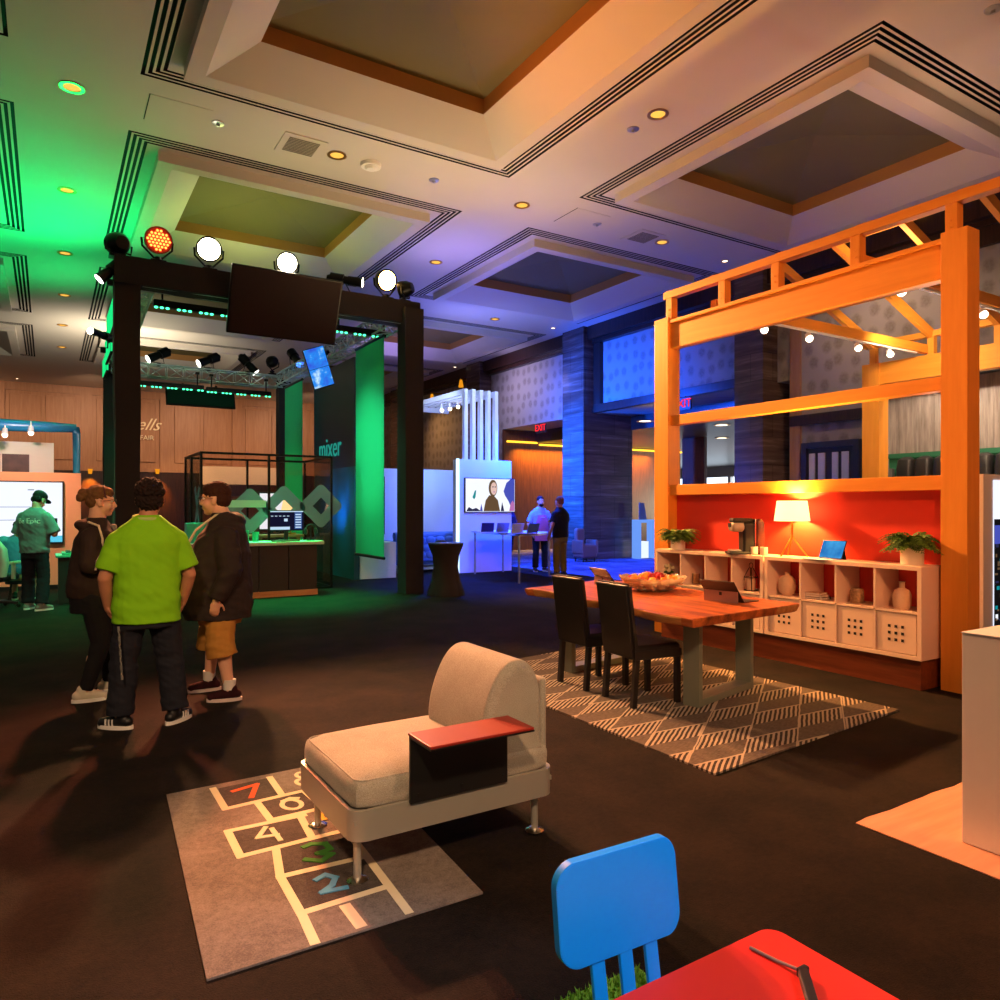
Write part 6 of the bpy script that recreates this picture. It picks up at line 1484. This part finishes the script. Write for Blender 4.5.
person('person in dark jeans and white shoes mostly hidden behind the display wall', (10.35, 16.3, 0), 20, std(1.74, umat=cloth('navy_top', (34, 40, 74)), shoe=M['white'], legs=[dict(h=(-.1, 0, .88), k=(-.1, .02, .48), a=(-.12, 0, .085), yaw=60), dict(h=(.1, 0, .88), k=(.1, .02, .48), a=(.1, .1, .085), yaw=20)]))
# ================================================================ LIGHT
def light(typ, name, loc, e, col, aim=None, size=.1, ang=60, blend=.5, sy=None):
    l = bpy.data.lights.new(name, typ); l.energy = e; c = lin(col); l.color = c[:3]
    if typ == 'SPOT': l.spot_size = R(ang); l.spot_blend = blend; l.shadow_soft_size = size
    elif typ == 'POINT': l.shadow_soft_size = size
    elif typ == 'AREA':
        l.size = size
        l.spread = R(110)
        if sy: l.shape = 'RECTANGLE'; l.size_y = sy
    o = bpy.data.objects.new(name, l); COL.objects.link(o); o.location = loc
    if aim is not None: o.rotation_euler = (V(*aim) - V(*loc)).to_track_quat('-Z', 'Y').to_euler()
    return o
GRN = (10, 255, 120)
# stage lamps standing on the rig beam
light('SPOT', 'orange_lamp_light', (5.1, 11.8, 5.6), 9800, (255, 170, 96), (6.4, 4.4, 1.6), .16, 44, .8)
light('SPOT', 'white_lamp_light', (2.1, 11.75, 5.65), 4600, (255, 182, 122), (1.7, 2.6, 0), .12, 42, .8)
light('SPOT', 'white_lamp_light', (3.35, 11.75, 5.65), 3600, (255, 182, 122), (3.2, 2.6, 0), .12, 46, .8)
light('SPOT', 'red_lamp_light', (1.4, 11.75, 5.65), 4600, (255, 128, 84), (.8, 3.0, 0), .16, 40, .7)
light('SPOT', 'barrel_light', (4.7, 11.8, 5.6), 1200, (255, 220, 180), (8.5, 9.5, 0), .08, 40, .6)
# unseen fill spots added behind the camera to brighten the near things
light('SPOT', 'front_fill_spot', (-1.6, -2.2, 5.6), 1450, (255, 206, 158), (.9, 5.2, 1.0), .25, 60, .9)
light('SPOT', 'front_fill_spot', (2.6, -2.4, 5.6), 650, (255, 206, 160), (2.2, 3.0, .5), .25, 70, .9)
light('SPOT', 'front_fill_spot', (1.0, -1.5, 5.8), 1350, (255, 160, 98), (6.5, 4.9, 2.4), .25, 46, .9)
light('SPOT', 'front_fill_spot', (3.4, -1.6, 4.6), 620, (170, 205, 255), (1.15, 1.45, .5), .15, 17, .6)  # cool fill added for the blue children's chair
# green battens and panels
for x in (2.1, 3.9): light('AREA', 'green_batten_light', (x, 13.2, 4.5), 40, (90, 255, 185), (x, 13.6, 0), 1.2, sy=.12)
for x in (2.0, 3.4): light('AREA', 'green_batten_light', (x, 19.2, 4.36), 35, (70, 255, 160), (x, 18.4, 0), 1.2, sy=.12)
light('SPOT', 'green_panel_light', (.3, 16.0, 4.1), 760, (0, 255, 130), (-.7, 14.9, 6.84), .3, 118, .75)
light('SPOT', 'green_panel_light', (.5, 19.2, 4.4), 260, (0, 255, 130), (-.8, 18.4, 6.84), .3, 150, 1.)
light('SPOT', 'green_wash_light', (.55, 14.6, 4.4), 900, GRN, (-.6, 12.8, 0), .3, 70, 1.)
light('SPOT', 'green_wash_light', (.3, 11.8, 3.9), 420, (40, 255, 170), (-.3, 13.2, .9), .2, 60, .9)
light('SPOT', 'truss_fill', (3.3, 16.0, 3.4), 160, (210, 255, 230), (3.3, 20., 5.0), .2, 110, 1.)  # fill spot added to brighten the back truss
light('SPOT', 'green_wash_light', (3.3, 12.9, 4.6), 4200, GRN, (3.5, 12.1, 0), .2, 48, 1.)
light('SPOT', 'green_wash_light', (2.4, 12.75, 2.9), 150, (150, 255, 215), (5.28, 13.3, 2.7), .3, 52, .5)
# blue wash round the display booth
light('SPOT', 'blue_wash_light', (9.6, 16.6, 4.4), 5500, (16, 80, 255), (13.6, 16.4, 3.6), .2, 110, .8)
light('SPOT', 'blue_wash_light', (9.6, 14.4, 4.2), 5200, (6, 60, 255), (11.0, 14.2, 0), .2, 120, .9)
light('SPOT', 'blue_wash_light', (8.0, 12.6, 3.6), 900, (60, 110, 255), (8.8, 15., 1.9), .2, 80, .9)
light('SPOT', 'blue_wash_light', (9.0, 18.4, 3.0), 15000, (6, 80, 255), (13.3, 17.4, 2.6), .2, 60, .8)
light('SPOT', 'teal_panel_light', (4.7, 15.4, 1.1), 70, (50, 160, 255), (5.54, 15.9, 1.8), .1, 100, 1.)
light('SPOT', 'portal_fill', (6.4, 15.2, 3.3), 420, (190, 210, 255), (8.4, 16.4, 4.3), .2, 60, .9)  # fill spot added from below to whiten the portal beams
light('SPOT', 'portal_fill', (7.6, 12.0, 5.2), 900, (170, 195, 255), (8.8, 15.6, 3.9), .2, 50, .9)  # fill spot added from above to whiten the portal slats
light('SPOT', 'blue_uplight', (9.4, 17.2, 4.6), 300, (120, 125, 255), (9.8, 16.4, 6.84), .3, 150, 1.)
light('SPOT', 'violet_uplight', (9.8, 21.5, 5.0), 260, (170, 150, 255), (9.8, 21.5, 6.84), .3, 155, 1.)
light('SPOT', 'violet_uplight', (7.0, 13.2, 5.0), 170, (165, 145, 255), (7.4, 13.2, 6.84), .3, 150, 1.)
light('SPOT', 'blue_wash_light', (7.3, 13.8, 3.9), 2600, (6, 70, 255), (7.6, 12.9, 0), .2, 80, .9)
light('AREA', 'booth_light', (8.9, 16.3, 4.1), 60, (120, 170, 255), (8.9, 16.3, 0), 1., sy=2.)
# added spots without fixtures, standing in for lamp spill on the ceiling
light('SPOT', 'ceiling_fill_spot', (4.8, 9.8, 3.7), 250, (255, 222, 165), (4.6, 9.6, 6.84), .5, 165, 1.)
light('SPOT', 'ceiling_fill_spot', (2.4, 7.2, 4.4), 520, (255, 146, 64), (6.2, 6.6, 6.95), .3, 70, 1.)
light('SPOT', 'ceiling_fill_spot', (9.0, 5.2, 4.6), 110, (255, 205, 165), (9.6, 5.4, 6.84), .4, 165, 1.)
light('SPOT', 'ceiling_fill_spot', (7.2, 10.2, 4.6), 120, (255, 205, 160), (7.2, 9.8, 6.84), .4, 165, 1.)
light('SPOT', 'ceiling_fill_spot', (3.2, 14.6, 5.3), 230, (210, 225, 125), (3.4, 14.2, 6.84), .4, 160, 1.)
light('SPOT', 'ceiling_fill_spot', (2.0, 24.0, 4.6), 780, (240, 226, 200), (2.0, 25.0, 6.84), .4, 165, 1.)
# house downlights
for x, y in ((.3, 10.65), (3.69, 10.62), (7.06, 10.67), (6.98, 7.23), (.3, 14.16), (10.4, 10.7), (7.0, 17.5)):
    light('SPOT', 'downlight_beam', (x, y, 6.78), 110, (255, 200, 140), (x, y, 0), .08, 80, .8)
# far wall wash
for x in (-3, 1.5, 6, 10.5): light('SPOT', 'wall_wash', (x, 32.6, 6.4), 640, (255, 205, 165), (x, 37, 3.6), .3, 110, 1.)
for x in (1.58, 4.28): light('SPOT', 'sconce_light', (x, 36.5, 3.0), 500, (255, 160, 40), (x, 36.95, 2.2), .05, 80, .9)
# wall wash over the damask wallpaper at the right
for y in (4.0, 8.0): light('SPOT', 'wall_wash', (12.2, y, 6.5), 230, (255, 214, 180), (13.8, y, 3.6), .2, 120, 1.)
light('SPOT', 'wall_wash', (11.6, 21.0, 6.0), 420, (190, 180, 255), (13.8, 20.6, 5.2), .2, 120, 1.)
light('SPOT', 'wall_wash', (12.0, 27.5, 5.5), 160, (255, 190, 120), (13.8, 26.5, 3.6), .2, 120, 1.)
# foyer
light('AREA', 'foyer_cove', (17.5, 21.7, 3.78), 420, (255, 176, 46), (17.5, 22.1, 2.0), 6.5, sy=.1)
light('AREA', 'foyer_light', (26, 14, 3.8), 2200, (255, 240, 205), (26, 14, 0), 8., sy=8.)
light('AREA', 'foyer_light', (17, 18, 3.8), 70, (60, 110, 255), (17, 18, 0), 3., sy=5.)
light('SPOT', 'foyer_up', (27, 17, 1.2), 3200, (255, 240, 200), (25, 18, 3.9), .3, 150, 1.)
# table lamp and track spots, plus added fill on the timber beams
light('POINT', 'table_lamp_light', (LX, LY, UT + .47), 130, (255, 190, 96), size=.05)
light('SPOT', 'table_lamp_up', (LX, LY, UT + .55), 130, (255, 196, 110), (LX + .14, LY, UT + 1.4), .04, 100, .6)
for k, (x, y, z) in enumerate(TRK): light('SPOT', 'track_beam', (x, y, z - .06), 150, (255, 222, 180), (x + (.4 if k < 4 else 3.0), y + (-.6 if k < 4 else -.3), 0 if k < 4 else 1.6), .04, 75, .7)
for y in (4.2, 6.0): light('SPOT', 'plank_light', (11.5, y, 4.4), 330, (255, 228, 200), (12.35, y, 2.7), .1, 110, .9)
light('POINT', 'tie_beam_fill', (8.8, 4.6, 2.5), 45, (255, 226, 190), size=.1)  # bare fill point added to lighten the tie beams
light('SPOT', 'back_beam_fill', (9.4, 5.0, 3.9), 220, (255, 222, 180), (11.1, 6.2, 3.5), .1, 100, .8)  # fill spot added to lighten the back frame
light('SPOT', 'canopy_light', (4.6, 34.4, 4.6), 130, (255, 205, 150), (5.2, 36.2, 2.9), .1, 70, .9)
# peach kiosk
light('SPOT', 'kiosk_light', (-.5, 14.2, 3.2), 330, (255, 196, 166), (-.6, 16.3, 1.7), .1, 90, .9)
light('SPOT', 'kiosk_light', (-.5, 15.4, 3.1), 30, (200, 225, 255), (-.5, 16.6, 3.3), .1, 110, .9)
# low ambient light of the rest of the hall
w = bpy.data.worlds.new('hall'); S.world = w; w.use_nodes = True
w.node_tree.nodes['Background'].inputs[0].default_value = (1., .80, .62, 1); w.node_tree.nodes['Background'].inputs[1].default_value = .11

# ================================================================ CAMERA
cd = bpy.data.cameras.new('camera'); cam = bpy.data.objects.new('camera', cd); COL.objects.link(cam); S.camera = cam
cam.location = (0, 0, CH); cam.rotation_euler = (PI / 2, 0, -YAW); cd.sensor_width = 36; cd.sensor_fit = 'HORIZONTAL'; cd.lens = 36 * F / 1000; cd.shift_y = (HY - 500) / 1000; cd.clip_start = .05; cd.clip_end = 200
S.view_settings.view_transform = 'Standard'; S.view_settings.look = 'None'; S.view_settings.exposure = .08; S.view_settings.gamma = 1.; S.view_settings.use_curve_mapping = False
